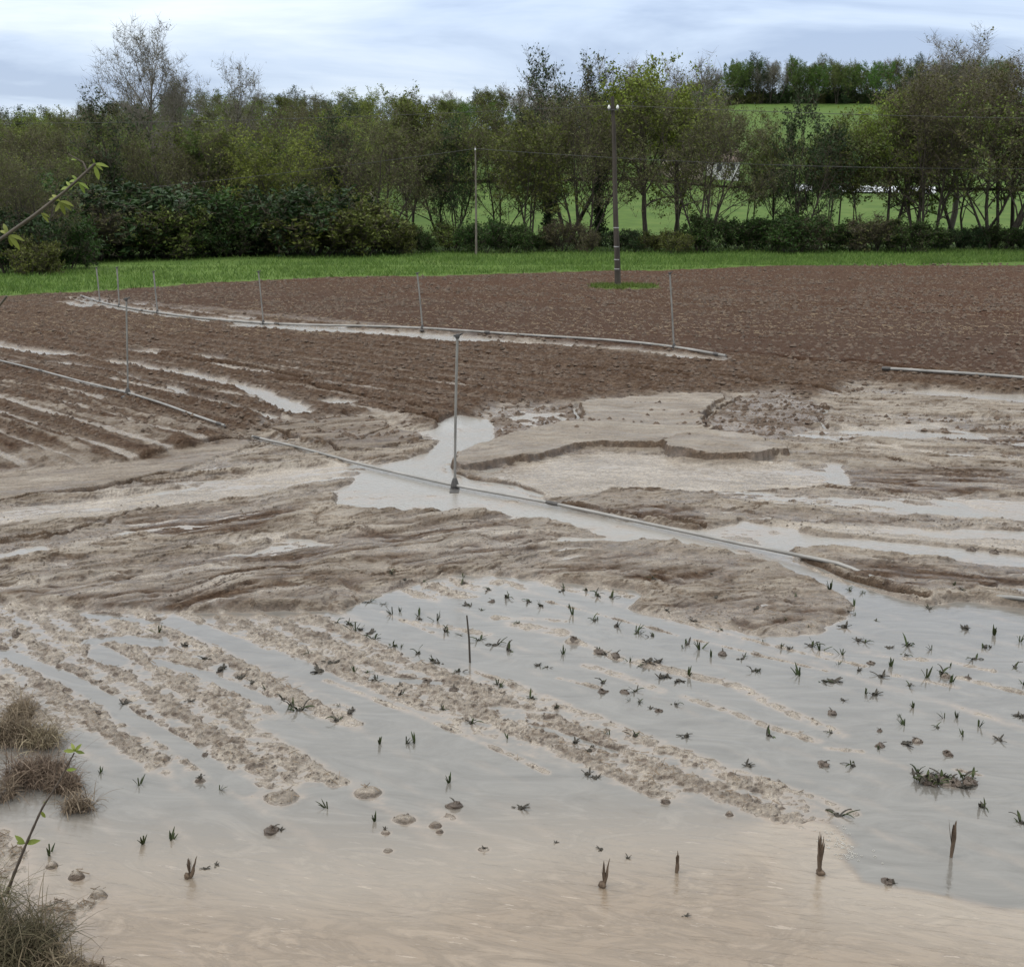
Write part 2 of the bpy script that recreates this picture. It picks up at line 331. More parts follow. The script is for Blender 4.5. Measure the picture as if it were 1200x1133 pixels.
MUDBEDS = [ # silted beds standing just out of the flood
 ([(-500, 705), (-60, 708), (200, 718), (215, 740), (300, 775), (430, 835), (420, 850), (330, 838), (290, 850), (400, 915), (385, 925), (330, 925), (350, 938), (330, 948), (240, 905), (170, 905), (100, 860), (-60, 825), (-500, 800)], 0.012),
 ([(205, 722), (395, 722), (440, 750), (520, 778), (620, 810), (760, 864), (900, 913), (985, 962), (960, 972), (900, 960), (820, 935), (760, 935), (700, 908), (640, 885), (600, 873), (520, 842), (430, 808), (330, 770), (250, 738)], 0.013),
 ([(465, 690), (520, 676), (640, 684), (745, 694), (735, 702), (640, 690), (560, 690), (572, 700), (520, 702), (480, 698)], 0.006),
 ([(725, 705), (830, 735), (930, 758), (1010, 762), (1040, 770), (960, 768), (860, 748), (780, 728)], -0.002),
 ([(418, 924), (445, 926), (470, 940), (530, 955), (525, 970), (480, 958), (440, 948)], 0.004),
]
POOLS = [([(-60, 758), (0, 766), (60, 785), (110, 812), (200, 868), (290, 925)], .07), ([(110, 752), (150, 750), (190, 754)], .08), ([(180, 775), (240, 790), (330, 832)], .06), ([(200, 728), (270, 752), (330, 775), (440, 828), (520, 860), (640, 905), (760, 950)], .10),
 ([(100, 722), (180, 730)], .05), ([(120, 765), (135, 775)], .1), ([(440, 795), (520, 800)], .05), ([(620, 850), (720, 880)], .025)]
RIDGES = [([(640, 705), (720, 725), (795, 745)], .022), ([(750, 717), (812, 732), (850, 741), (900, 755), (975, 772), (1012, 780)], .035), ([(815, 750), (862, 760), (900, 770), (968, 786)], .025), ([(600, 732), (658, 742)], .10),
 ([(672, 752), (700, 762), (725, 772)], .05), ([(740, 775), (815, 792), (862, 802), (900, 822), (985, 860)], .07), ([(687, 780), (725, 792), (772, 809)], .06), ([(798, 816), (860, 835), (900, 850), (960, 868)], .045), ([(970, 876), (1010, 880)], .03),
 ([(780, 875), (850, 898), (960, 935), (1000, 952)], .05), ([(450, 717), (520, 747)], .03), ([(475, 727), (572, 744)], .05), ([(560, 787), (604, 803)], .03), ([(350, 815), (422, 848)], .04), ([(382, 797), (460, 827), (515, 847), (600, 885), (640, 905)], .035),
 ([(1045, 790), (1120, 804)], .04), ([(1060, 772), (1110, 774), (1162, 786)], .04), ([(1125, 794), (1200, 812)], .045), ([(1118, 900), (1150, 907)], .02), ([(580, 724), (660, 728)], .05), ([(300, 800), (340, 818)], .05), ([(655, 796), (700, 806)], .03), ([(560, 940), (610, 950)], .0)]
SCAT = [(475, 960, .10), (452, 976, .05), (510, 968, .07), (455, 997, .06), (515, 975, .05), (567, 995, .06), (345, 897, .12), (395, 917, .10), (430, 929, .12), (330, 935, .15), (310, 905, .1), (190, 890, .07), (235, 915, .07), (28, 745, .1), (48, 727, .12), (115, 1050, .06), (60, 1015, .05), (90, 1028, .06),
        (975, 836, .06), (672, 752, .08), (702, 765, .06), (722, 770, .08), (1090, 912, .10), (1112, 918, .10), (533, 945, .04), (855, 955, .05), (780, 940, .05), (1108, 793, .07), (1075, 870, .05)]
BANK = [(-500, 930), (-40, 955), (10, 968), (45, 1005), (60, 1040), (95, 1048), (128, 1050), (120, 1068), (100, 1080), (118, 1110), (135, 1133), (120, 1180), (-500, 1300)]

def relief(X, Y):
    X = X.astype(np.float32); Y = Y.astype(np.float32)
    wx = fbm(X * 1.3, Y * 1.3, 1, 4); wy = fbm(X * 1.3, Y * 1.3, 4, 4)
    am = np.clip(Y / 16, .35, 1.6) * .13
    Xw = X + wx * am; Yw = Y + wy * am
    wf = fbm(X * 7, Y * 7, 2, 2) * .02
    rc_ = rowc(X, Y)
    # laid silt plain: long low streaks along the run of the water
    a1 = R(22); a2 = R(-12)
    tL = sst(-1.0, 5.0, X + (Y - 12) * .2)
    sL = fbm((X * math.cos(a1) + Y * math.sin(a1)) * .55, (-X * math.sin(a1) + Y * math.cos(a1)) * 3.2 + wx * .9, 3, 5, .6)
    sR = fbm((X * math.cos(a2) + Y * math.sin(a2)) * .40, (-X * math.sin(a2) + Y * math.cos(a2)) * 3.0 + wx * .8, 5, 5, .6)
    st = sL * (1 - tL) + sR * tL
    fine = fbm(X * 6, Y * 9, 6, 3)
    st = np.clip(st * 2.1, -1, 1)
    q_ = st * 3.4 + .35 * wx + .25 * fine; fl_ = np.floor(q_); step = (fl_ + sst(.90, 1.0, q_ - fl_)) / 3.4
    pit = fbm(X * 3.0, Y * 4.4, 6, 4, .62); pm = sst(-.25, .25, fbm(X * .5, Y * .8, 1, 3) + .15)
    tw = wx * .35 + fbm(X * .5, Y * .5, 2, 3) * .8
    s1 = fbm((X * math.cos(a1) + Y * math.sin(a1)) * 1.1, (-X * math.sin(a1) + Y * math.cos(a1)) * 9 + tw * 3, 2, 4, .65)
    s2 = fbm((X * math.cos(a2) + Y * math.sin(a2)) * .9, (-X * math.sin(a2) + Y * math.cos(a2)) * 8 + tw * 3, 4, 4, .65)
    stria = np.clip((s1 * (1 - tL) + s2 * tL) * 1.8, -1, 1)
    grit = fbm(X * 12, Y * 14, 1, 3, .65)
    f1 = fbm((X * math.cos(a1) + Y * math.sin(a1)) * .7 + tw, (-X * math.sin(a1) + Y * math.cos(a1)) * 3.4 + tw * 4, 5, 3, .55)
    f2 = fbm((X * math.cos(a2) + Y * math.sin(a2)) * .6 + tw, (-X * math.sin(a2) + Y * math.cos(a2)) * 3.2 + tw * 4, 7, 3, .55)
    crease = np.clip(1 - np.abs(f1 * (1 - tL) + f2 * tL) * 8, 0, 1) ** 1.2 * sst(-.5, .1, fbm(X * .7, Y * .9, 3, 2))
    h = .046 + .050 * step - .034 * crease + .006 * fine + .018 * pit * pm + .011 * stria + .004 * grit
    silt = np.clip(.62 + 0.38 * st + .45 * stria + .25 * grit + .45 * pit * pm - .35 * crease, .02, 1)
    wet = sst(.25, -.45, st + .3 * pit + .35 * stria + .3 * grit)
    al_ = X * .79 - Y * .62
    clod = np.zeros_like(X)
    for ln, hw in WETL:
        d = line_d(X + wx * .12, Y + wy * .25, ln); q = 1 - sst(hw * .3, hw * 1.6, d + wf * 3); h = h - q * .034; wet = np.maximum(wet, q); silt = np.maximum(silt, q * (.9 + .2 * stria))
    # upper field: rows and clods
    f = sst(-.25, .25, poly_sd(Xw, Yw, UPPER, 3.0) + wx * .3)
    far = sst(38, 47, Y)
    c1 = fbm(X * 5.5, Y * 5.5, 2, 4, .62); c1 = np.sign(c1) * np.abs(c1) ** .8
    c2 = fbm(X * 2.1, Y * 2.1, 5, 3)
    rn = fbm(al_ * .30, rc_ * 3.6, 3, 4, .6)
    rows = np.cos(2 * math.pi * rc_ / .78 + wx * .4) * .026 + np.cos(2 * math.pi * rc_ / .26 + wx) * .010 + rn * .055 + .03 * fbm(al_ * .8, rc_ * 9, 5, 3, .6)
    upm = sst(-.2, .7, poly_sd(X, Y, UPPER, 3.0)); WLv = .062 * upm
    br = rc_ - (rw2 - rw1) / 1.27; fresh = sst(.2, .8, br + wx * .2) * (1 - sst(7.5, 11, br + wx * 1.2)); coarse = sst(8, 11, br + wx)
    relief.fresh = fresh * f
    hs = .135 + rows * (1 - .6 * far) * (1 - .6 * fresh) * (.8 + .4 * c2) + (.022 - .008 * fresh + .030 * coarse) * c1 + .012 * grit + .02 * c2
    hs = WLv + .022 + .03 * np.log1p(np.exp(np.clip((hs - WLv - .022) / .03, -20, 20))) + .016 * grit
    h = h * (1 - f) + hs * f
    lowl = sst(24, 14, Y) * .25
    silt = silt * (1 - f) + f * np.clip(.02 - rows * (.8 + 2.4 * sst(4, -3, X)) * (1 - far) * sst(42, 26, Y) + .05 * stria + .10 * grit + lowl * (.30 - rows * 7) + .55 * sst(.45, .95, -np.cos(2 * math.pi * rc_ / .78 + wx * .4)) * sst(2, -3, X) * sst(30, 22, Y) * sst(-.3, .25, fbm(al_ * .35, rc_ * 1.3, 5, 3)), 0, .8)
    wet = wet * (1 - f) + f * .7 * sst(.35, .6, silt)
    clod = np.maximum(clod, f * (.30 + .70 * coarse - .1 * fresh))
    # rough patches inside the silt
    for poly, hh in (([(838, 510), (826, 500), (862, 470), (905, 462), (950, 470), (968, 488), (958, 500), (900, 520), (850, 518)], .05), ([(590, 482), (676, 480), (674, 500), (640, 506), (600, 512), (560, 520), (555, 505)], .015)):
        g = sst(-.08, .08, poly_sd(Xw, Yw, poly)); h = h * (1 - g) + g * (hh + .045 * c1); silt = silt * (1 - g) + g * (.35 + .2 * c1); clod = np.maximum(clod, g * .8)
    for poly, hh in LOWS:
        g = sst(-.05, .10, poly_sd(Xw, Yw, poly)); h = h * (1 - g) + g * (hh + .014 * stria + .012 * grit + .012 * step); silt = silt * (1 - g) + g * np.clip(.9 + .25 * stria, 0, 1); wet = np.maximum(wet, g * .85)
    for poly, hh, ew, sv in TERR:
        s = poly_sd(Xw, Yw, poly) + wf + .035 * pit + .03 * grit; g = sst(-ew, ew, s)
        h = h * (1 - g) + g * (hh * (1.10 + .30 * c2) + .018 * step + .010 * stria + .004 * grit - .03 * sst(0, 1.2, s)); silt = silt * (1 - g) + g * np.clip(sv - .2 + .28 * st + .3 * stria + .15 * grit, 0, 1); wet = wet * (1 - .5 * g)
    for mi_, (poly, hh, ew) in enumerate(MUD):
        Xm = Xw + wx * am * .9; Ym = Yw + wy * am * .9
        s = poly_sd(Xm, Ym, poly) + wf * 1.5 + .05 * pit; up_f = sst(-.35, .35, poly_sd(Xm, Ym + .42, poly)); g = sst(-ew * .5, ew * .5, s) * (.12 + .88 * up_f)
        h = h * (1 - g) + g * (hh * .80 + .034 * step + .010 * pit + .008 * stria + .004 * grit - .034 * crease); silt = silt * (1 - g) + g * np.clip((.30 if mi_ < 4 else .12) - .25 * crease + .34 * st * sst(.05, .5, s) + .30 * pit + .50 * stria + .15 * grit + .18 * sst(.1, .9, s), .0, .9)
        clod = np.maximum(clod, g * .2); wet = wet * (1 - g) + g * np.clip(.45 + .8 * stria - .5 * pit, 0, 1)
    # the running channel
    s = poly_sd(Xw, Yw, CHANNEL) + wf * 1.5; g = sst(-.05, .05, s)
    isl = fbm(X * 2.2, Y * 3.0, 7, 4, .6)
    h = h * (1 - g) + g * (-.020 + .036 * np.clip(isl, -1, 1) + .006 * fine + .012 * pit + .012 * grit); silt = silt * (1 - g) + g * .75; wet = np.maximum(wet, g)
    # flooded beds
    s = poly_sd(Xw, Yw, FLOOD, 3.0) + wf; g = sst(-.06, .06, s)
    g3 = fbm(al_ * 5, rc_ * 16, 4, 3, .6); wav = .011 * np.cos(2 * math.pi * rc_ / .30 + wx * .7) + .013 * g3
    hb = -.036 + wav * 1.25 + .012 * c1 + .018 * fbm(al_ * .5, rc_ * 1.6, 6, 3)
    bed = np.zeros_like(X)
    for poly, hh in MUDBEDS:
        q = sst(-.20, .16, poly_sd(Xw, Yw, poly)); bed = np.maximum(bed, q)
        hb = hb * (1 - q) + q * (hh - .006 + wav * .95 + .010 * c1 + .036 * fbm(X * 15, Y * 24, 2, 3, .7) + .014 * pit)
    for ln, hw in POOLS:
        d = line_d(Xw, Yw, ln) + wf; q = 1 - sst(hw * .75, hw * 1.25, d); hb = hb * (1 - q) + q * (-.03 + .010 * c1)
    for ln, hw in RIDGES:
        if hw <= 0: continue
        d = line_d(Xw * .5 + X * .5, Yw * .5 + Y * .5, ln); q = 1 - sst(hw * .4, hw * 1.5, d)
        hb = np.maximum(hb, -.03 + q * (.033 + .014 * c1 + .022 * grit)); bed = np.maximum(bed, q * .6)
    for sx, sy, r in SCAT:
        cx, cy = G(sx, sy); I = np.nonzero((abs(X - cx) < r * 3) & (abs(Y - cy) < r * 3))[0]
        if len(I):
            d = np.sqrt((X[I] - cx) ** 2 + ((Y[I] - cy) * 1.3) ** 2); q = 1 - sst(r * .3, r * 1.3, d + wx[I] * r * .5)
            hb[I] = np.maximum(hb[I], -.04 + q * (.062 + .03 * c1[I]))
    h = h * (1 - g) + hb * g
    silt = silt * (1 - g) + g * np.clip(.88 + .35 * c1 + .5 * grit, .1, 1)
    clod = clod * (1 - g) + g * .15; wet = wet * (1 - g) + g * (.6 + .4 * sst(.02, .0, hb))
    # bank at the near left corner
    s = poly_sd(Xw, Yw, BANK, 1.2) ; g = sst(-.10, .12, s)
    h = h * (1 - g) + g * (.006 + .07 * sst(.25, .9, s) + .022 * c1 + .012 * grit); silt = silt * (1 - g) + g * np.clip(.9 + .3 * c1 + .3 * grit - .5 * sst(.3, .9, s), 0, 1); wet = np.maximum(wet, g * .6); clod = np.maximum(clod, g * .4)
    # little water runs, silt runs, cracks
    for ln, hw in SILTL:
        d = line_d(Xw, Yw, ln) ; q = 1 - sst(hw * .5, hw * 1.8, d + wf * 2 + wy * hw * .6); silt = np.maximum(silt, q * .8 * (.7 + .5 * c1))
    for ln, hw in WET:
        if hw < .02: continue
        d = line_d(Xw, Yw, ln) + wf * 1.5; q = 1 - sst(hw * .8, hw * 1.7, d + wy * hw * .9 + rn * .1); h = h * (1 - q) + q * (WLv - .014 + .012 * c1 ); silt = np.maximum(silt, q * .85); wet = np.maximum(wet, q)
    for ln, hw, dp in GROOVE:
        wn = .6 + .8 * np.clip(wy + .3, 0, 1)
        d = line_d(Xw, Yw, ln) + wf; q = 1 - sst(hw * .3, hw * 1.1, d / wn); h = np.maximum(h - q * dp, -.05 + h * .2); silt = silt * (1 - q)
        q2 = sst(hw * .9, hw * 1.4, d) * (1 - sst(hw * 1.6, hw * 3.5, d)); h = h + q2 * .018
    # grass verge: the ground swells a little beyond the plough line
    relief.wet = np.clip(wet, 0, 1); relief.level = WLv
    return h, np.clip(silt, 0, 1), clod

# fan-shaped grid, finer near the photographer
def fan(ys, nx, half=.50, back=8.0):
    t = np.linspace(-half, half, nx)
    Y = np.repeat(ys, nx); X = (np.tile(t, len(ys))) * (Y + back)
    ny = len(ys); i = np.arange(ny - 1)[:, None] * nx; j = np.arange(nx - 1)[None]
    F = np.stack([i + j, i + j + 1, i + nx + j + 1, i + nx + j], -1).reshape(-1, 4)
    return X, Y, F
ys = [2.6]
while ys[-1] < 68:
    y = ys[-1]; ys.append(y + min(.013 * max(1, y / 7.5), .055 + max(0, y - 30) * .0006))
ys = np.array(ys)
NXF = 1350
X, Y, F = fan(ys, NXF)
Hh, Silt, Clod = relief(X, Y); Wet = relief.wet; Fresh = relief.fresh
# where the plough stops and the grass verge starts
VERGE = W([(-400, 372), (0, 351), (120, 345), (250, 335), (400, 328), (500, 327), (700, 321), (780, 320), (900, 315), (1200, 308), (1600, 300)])
def verge_y(x): return np.interp(x, VERGE[:, 0], VERGE[:, 1])
vy = verge_y(X) + fbm(X * .8, Y * .8, 3, 3) * .9
Vg = sst(-.3, .3, Y - vy)
Hh = Hh * (1 - Vg) + Vg * (.16 + .05 * fbm(X * 2, Y * 2, 5, 3))
pole_x, pole_y = G(724, 341)
PR = sst(1.5, .9, np.sqrt(((X - pole_x - .25) / 1.25) ** 2 + (Y - pole_y) ** 2) + fbm(X * 2, Y * 2, 1, 3) * .4)
Hh = Hh + PR * .06
Grs = np.maximum(Vg, PR * .9); Wet = Wet * (1 - Grs); Clod = Clod * (1 - Grs); Silt = Silt * (1 - Grs)
me = fast_mesh('field_ground', np.stack([X, Y, Hh], -1), F, smooth=True)
attr(me, 'silt', Silt); attr(me, 'clod', Clod); attr(me, 'grass', Grs); attr(me, 'wet', Wet); attr(me, 'fresh', Fresh * (1 - Grs))
field = link('field_ground', me); tag(field, kind='structure')

m, t, p, o = mat('field_soil')
sa, ca, ga = att(t, 'silt'), att(t, 'clod'), att(t, 'grass')
pos = objco(t)
nf = noise(t, 9.0, 8, .68, pos); nm = noise(t, 1.3, 4, .55, pos); nd = noise(t, 38.0, 5, .7, pos)
soil = ramp(t, nf, [(.30, (.030, .018, .011)), (.50, (.072, .045, .028)), (.74, (.150, .101, .068))])
siltc = ramp(t, nm, [(.30, (.180, .142, .104)), (.70, (.350, .293, .230))])
siltc = mixc(t, mth(t, 'MULTIPLY', nf, .45), siltc, (.175, .136, .098))
red = mixc(t, mth(t, 'MULTIPLY', noise(t, .09, 3, .5, pos), mth(t, 'MULTIPLY', ca, 1.2), None, True), soil, (.075, .034, .019))
geo = t.nodes.new('ShaderNodeNewGeometry'); sz = t.nodes.new('ShaderNodeSeparateXYZ'); t.links.new(geo.outputs['True Normal'], sz.inputs[0])
steep = mth(t, 'SUBTRACT', 1.0, mth(t, 'DIVIDE', mth(t, 'SUBTRACT', sz.outputs[2], .45), .45), clamp=True)
sfac = mth(t, 'MULTIPLY', mth(t, 'ADD', sa, mth(t, 'MULTIPLY_ADD', nf, .5, -.25)), mth(t, 'SUBTRACT', 1.0, mth(t, 'MULTIPLY', steep, .8)), clamp=True)
c = mixc(t, sfac, red, siltc)
# pale straw and stone flecks
vo = t.nodes.new('ShaderNodeTexVoronoi'); vo.inputs['Scale'].default_value = 15; t.links.new(objco(t, (1.0, .6, 1)), vo.inputs['Vector'])
fl = mth(t, 'MULTIPLY', mth(t, 'LESS_THAN', vo.outputs['Distance'], .20), mth(t, 'GREATER_THAN', noise(t, 3.1, 2, .5, pos), .56))
fl = mth(t, 'MULTIPLY', fl, mth(t, 'MULTIPLY', ca, .55))
c = mixc(t, fl, c, (.33, .27, .19))
gc = ramp(t, noise(t, 5, 6, .7, pos), [(.3, (.058, .098, .020)), (.55, (.095, .152, .030)), (.75, (.145, .20, .05))])
c = mixc(t, ga, c, gc)
fr_ = att(t, 'fresh'); c = mixc(t, mth(t, 'MULTIPLY', fr_, .62), c, (.050, .023, .013))
spk = mth(t, 'MULTIPLY_ADD', nd, 1.8, .10); hv = t.nodes.new('ShaderNodeHueSaturation'); t.links.new(c, hv.inputs['Color']); t.links.new(spk, hv.inputs['Value']); c = hv.outputs[0]
t.links.new(c, p.inputs['Base Color'])
rg = mth(t, 'MULTIPLY_ADD', sfac, -.42, .86); rg = mth(t, 'ADD', rg, mth(t, 'MULTIPLY_ADD', nf, .3, -.15)); wa = att(t, 'wet'); rg = mth(t, 'MULTIPLY', rg, mth(t, 'MULTIPLY_ADD', wa, -.74, 1.0)); t.links.new(rg, p.inputs['Roughness'])
t.links.new(mth(t, 'ADD', mth(t, 'MULTIPLY_ADD', sfac, .35, .12), mth(t, 'MULTIPLY', wa, .55)), p.inputs['Specular IOR Level'])
hgt = mth(t, 'ADD', mth(t, 'MULTIPLY', nf, mth(t, 'MULTIPLY_ADD', ca, .055, .050)), mth(t, 'MULTIPLY', nd, mth(t, 'MULTIPLY_ADD', ca, .020, .022)))
hgt = mth(t, 'MULTIPLY', hgt, mth(t, 'MULTIPLY_ADD', wa, -.65, 1.0))
b = bump(t, p, hgt, 1.0, 1.0)
me.materials.append(m)

# ------------------------------------------------------------------ flood water
ysw = [2.4]
while ysw[-1] < 55:
    y = ysw[-1]; ysw.append(y + min(.016 * max(1, (y / 7) ** 1.6), .6))
Xw_, Yw_, Fw = fan(np.array(ysw), 800)
TURB = [(-900, 1000), (-60, 985), (40, 980), (200, 985), (330, 990), (480, 985), (600, 968), (740, 962), (830, 962), (880, 960), (930, 955), (972, 960), (1008, 985), (990, 1000), (1012, 1030), (1060, 1037), (1120, 1050), (1200, 1064), (1700, 1130), (1700, 1600), (-1200, 1600)]
x_, y_ = Xw_.astype(np.float32), Yw_.astype(np.float32)
wn1 = fbm(x_ * 1.5, y_ * 1.5, 2, 4); wn2 = fbm(x_ * 4, y_ * 4, 6, 3)
sd_ = poly_sd(x_ + wn1 * .05, y_ + wn1 * .06, TURB, 3.0)
sx_edge = sst(.9, 1.7, x_); ww = .75 * (1 - sx_edge) + .03 + .05 * np.abs(wn2)
turb = sst(-ww, ww, sd_ + wn2 * .03 - .15 * (1 - sx_edge))
cream = turb * sst(-.02 - .5 * (1 - sx_edge), .05 + .4 * (1 - sx_edge), sd_) * (1 - sst(.05, .9, sd_ + wn1 * .3))
run = sst(9.8, 12.0, y_)
up0 = sst(-.2, .7, poly_sd(x_, y_, UPPER, 3.0)) * .062
hw_, sw_, _c = relief(x_, y_); shallow = np.exp(-np.clip(up0 - hw_, 0, 1) / .014)
# shallow runs are thick with silt; far ones also get sheen as colour
me = fast_mesh('flood_water', np.stack([Xw_, Yw_, up0], -1), Fw, smooth=True)
attr(me, 'turbid', turb); attr(me, 'cream', cream); attr(me, 'run', run); attr(me, 'shallow', shallow)
water = link('flood_water', me); tag(water, kind='structure')
m, t, p, o = mat('flood_water')
ta, cra, rna = att(t, 'turbid'), att(t, 'cream'), att(t, 'run')
pos = objco(t)
swirl = noise(t, 1.5, 10, .68, objco(t, (.75, 2.0, 1), (0, 0, R(9))), 2.8)
clear = ramp(t, swirl, [(.3, (.095, .091, .083)), (.7, (.165, .158, .145))])
brown = ramp(t, swirl, [(.25, (.145, .104, .068)), (.42, (.205, .152, .104)), (.52, (.150, .110, .074)), (.62, (.22, .166, .116)), (.8, (.285, .220, .158))])
c = mixc(t, ta, clear, brown); c = mixc(t, mth(t, 'MULTIPLY', cra, .55), c, (.30, .262, .215))
fleck = mth(t, 'GREATER_THAN', noise(t, 9, 4, .65, objco(t, (.5, 2.8, 1), (0, 0, R(14)))), .655)
c = mixc(t, mth(t, 'MULTIPLY', mth(t, 'MULTIPLY', fleck, ta), .25), c, (.56, .47, .38))
c = mixc(t, mth(t, 'MULTIPLY', rna, .75), c, (.28, .265, .24)); c = mixc(t, mth(t, 'MULTIPLY', att(t, 'shallow'), .75), c, (.27, .215, .17))  # far water paler: silty, with some sheen painted into its base colour
t.links.new(c, p.inputs['Base Color'])
rr = mth(t, 'MULTIPLY_ADD', ta, .10, .03); rr = mth(t, 'MAXIMUM', rr, mth(t, 'MULTIPLY', rna, .20)); t.links.new(rr, p.inputs['Roughness'])
p.inputs['IOR'].default_value = 1.60
rip = noise(t, 7, 5, .6, objco(t, (.6, 2.6, 1), (0, 0, R(12))), .9)
rip2 = noise(t, 26, 3, .5, objco(t, (.6, 1.6, 1)))
hw = mth(t, 'MULTIPLY', rip, mth(t, 'MULTIPLY_ADD', ta, .006, .0022))
hw = mth(t, 'ADD', hw, mth(t, 'MULTIPLY', rip2, mth(t, 'MULTIPLY_ADD', rna, .006, .0002)))
bump(t, p, hw, 1.0, 1.0)
me.materials.append(m)

# ------------------------------------------------------------------ terrain beyond
def terrain(x, y):
    x = np.asarray(x, float); y = np.asarray(y, float)
    a = x / np.maximum(y, 40)
    right = sst(.10, .20, a)
    zl = np.interp(y, [-400, 66, 95, 120, 170, 230, 300, 380, 600, 1500], [-.6, -.05, .3, 1.2, 5.5, 14, 22.5, 24, 20, 10])
    zl = zl * (1 - .34 * sst(-.30, -.42, a) * sst(120, 300, y))
    zr = np.interp(y, [-400, 66, 95, 120, 170, 190, 220, 300, 400, 440, 600, 1500], [-.6, -.05, .3, .9, 4.8, 6.6, 10.5, 22.5, 37.5, 39, 36, 20])
    z = zl * (1 - right) + zr * right
    n = fbm(x.ravel() * .03, y.ravel() * .03, 3, 3).reshape(x.shape) * sst(110, 200, y) * .9
    return z + n
yy = np.concatenate([np.linspace(-300, 60, 20), np.linspace(64, 130, 60), np.linspace(133, 450, 110), np.linspace(460, 1500, 30)])
xx = np.concatenate([np.linspace(-900, -260, 16), np.linspace(-250, 250, 180), np.linspace(260, 900, 16)])
XX, YY = np.meshgrid(xx, yy); ZZ = terrain(XX, YY)
nx = len(xx); i = np.arange(len(yy) - 1)[:, None] * nx; j = np.arange(nx - 1)[None]
Ft = np.stack([i + j, i + j + 1, i + nx + j + 1, i + nx + j], -1).reshape(-1, 4)
me = fast_mesh('terrain', np.stack([XX.ravel(), YY.ravel(), ZZ.ravel()], -1), Ft, smooth=True)
m, t, p, o = mat('pasture')
c = ramp(t, noise(t, .25, 8, .65, objco(t)), [(.3, (.042, .074, .015)), (.5, (.072, .116, .024)), (.72, (.115, .150, .040))])
ti = objco(t, (.02, .9, 1)); c = mixc(t, mth(t, 'MULTIPLY', noise(t, .35, 2, .5, ti), .45), c, (.07, .13, .03))
t.links.new(c, p.inputs['Base Color']); p.inputs['Roughness'].default_value = .9; p.inputs['Specular IOR Level'].default_value = .1
me.materials.append(m)
tag(link('terrain', me), kind='structure')

# a lane in front of the houses
lx = np.linspace(-60, 130, 96); ly = 186 + 3 * np.sin(lx * .02)
vv = []
for a, b in zip(lx, ly):
    for k in (-2.2, 2.2): vv.append((a, b + k, float(terrain(a, b)) + .25))
ii = np.arange(len(lx) - 1) * 2
me = fast_mesh('road', vv, np.stack([ii, ii + 2, ii + 3, ii + 1], -1), [simple('lane_gravel', (.22, .20, .18), (.34, .31, .28), 2, .9)])
tag(link('road', me), kind='structure')

# ------------------------------------------------------------------ trees
BARK = simple('bark', (.030, .023, .017), (.085, .068, .052), 6, .9, .5, .03, (1, 1, .3))
BARKP = simple('pale_bark', (.095, .08, .065), (.19, .165, .135), 6, .9, .5, .03, (1, 1, .3))
TWIG = simple('twig', (.060, .047, .029), (.110, .088, .054), 2, .9, 0)
TWIGG = simple('grey_twig', (.13, .115, .095), (.21, .19, .16), 2, .9, 0)
LEAF = {
 'olive': leafmat('olive_leaf', (0.067, 0.086, 0.016), (0.107, 0.134, 0.026), (0.163, 0.192, 0.042)),
 'yellow': leafmat('yellow_green_leaf', (0.111, 0.152, 0.020), (0.163, 0.216, 0.030), (0.222, 0.276, 0.054)),
 'green': leafmat('fresh_green_leaf', (0.044, 0.090, 0.014), (0.078, 0.144, 0.023), (0.118, 0.192, 0.036)),
 'dark': leafmat('ivy_leaf', (0.013, 0.029, 0.009), (0.024, 0.048, 0.013), (0.041, 0.074, 0.020), .12),
 'deep_green': leafmat('undergrowth_leaf', (0.019, 0.042, 0.009), (0.036, 0.070, 0.013), (0.059, 0.104, 0.022)),  # darker leaf green, used by the green shrubs
 'brown': leafmat('brown_bud', (0.074, 0.068, 0.024), (0.104, 0.108, 0.035), (0.141, 0.156, 0.045)),
}
def rot_about(v, ax, an):
    ax = ax / (np.linalg.norm(ax) + 1e-9)
    return v * math.cos(an) + np.cross(ax, v) * math.sin(an) + ax * ax.dot(v) * (1 - math.cos(an))
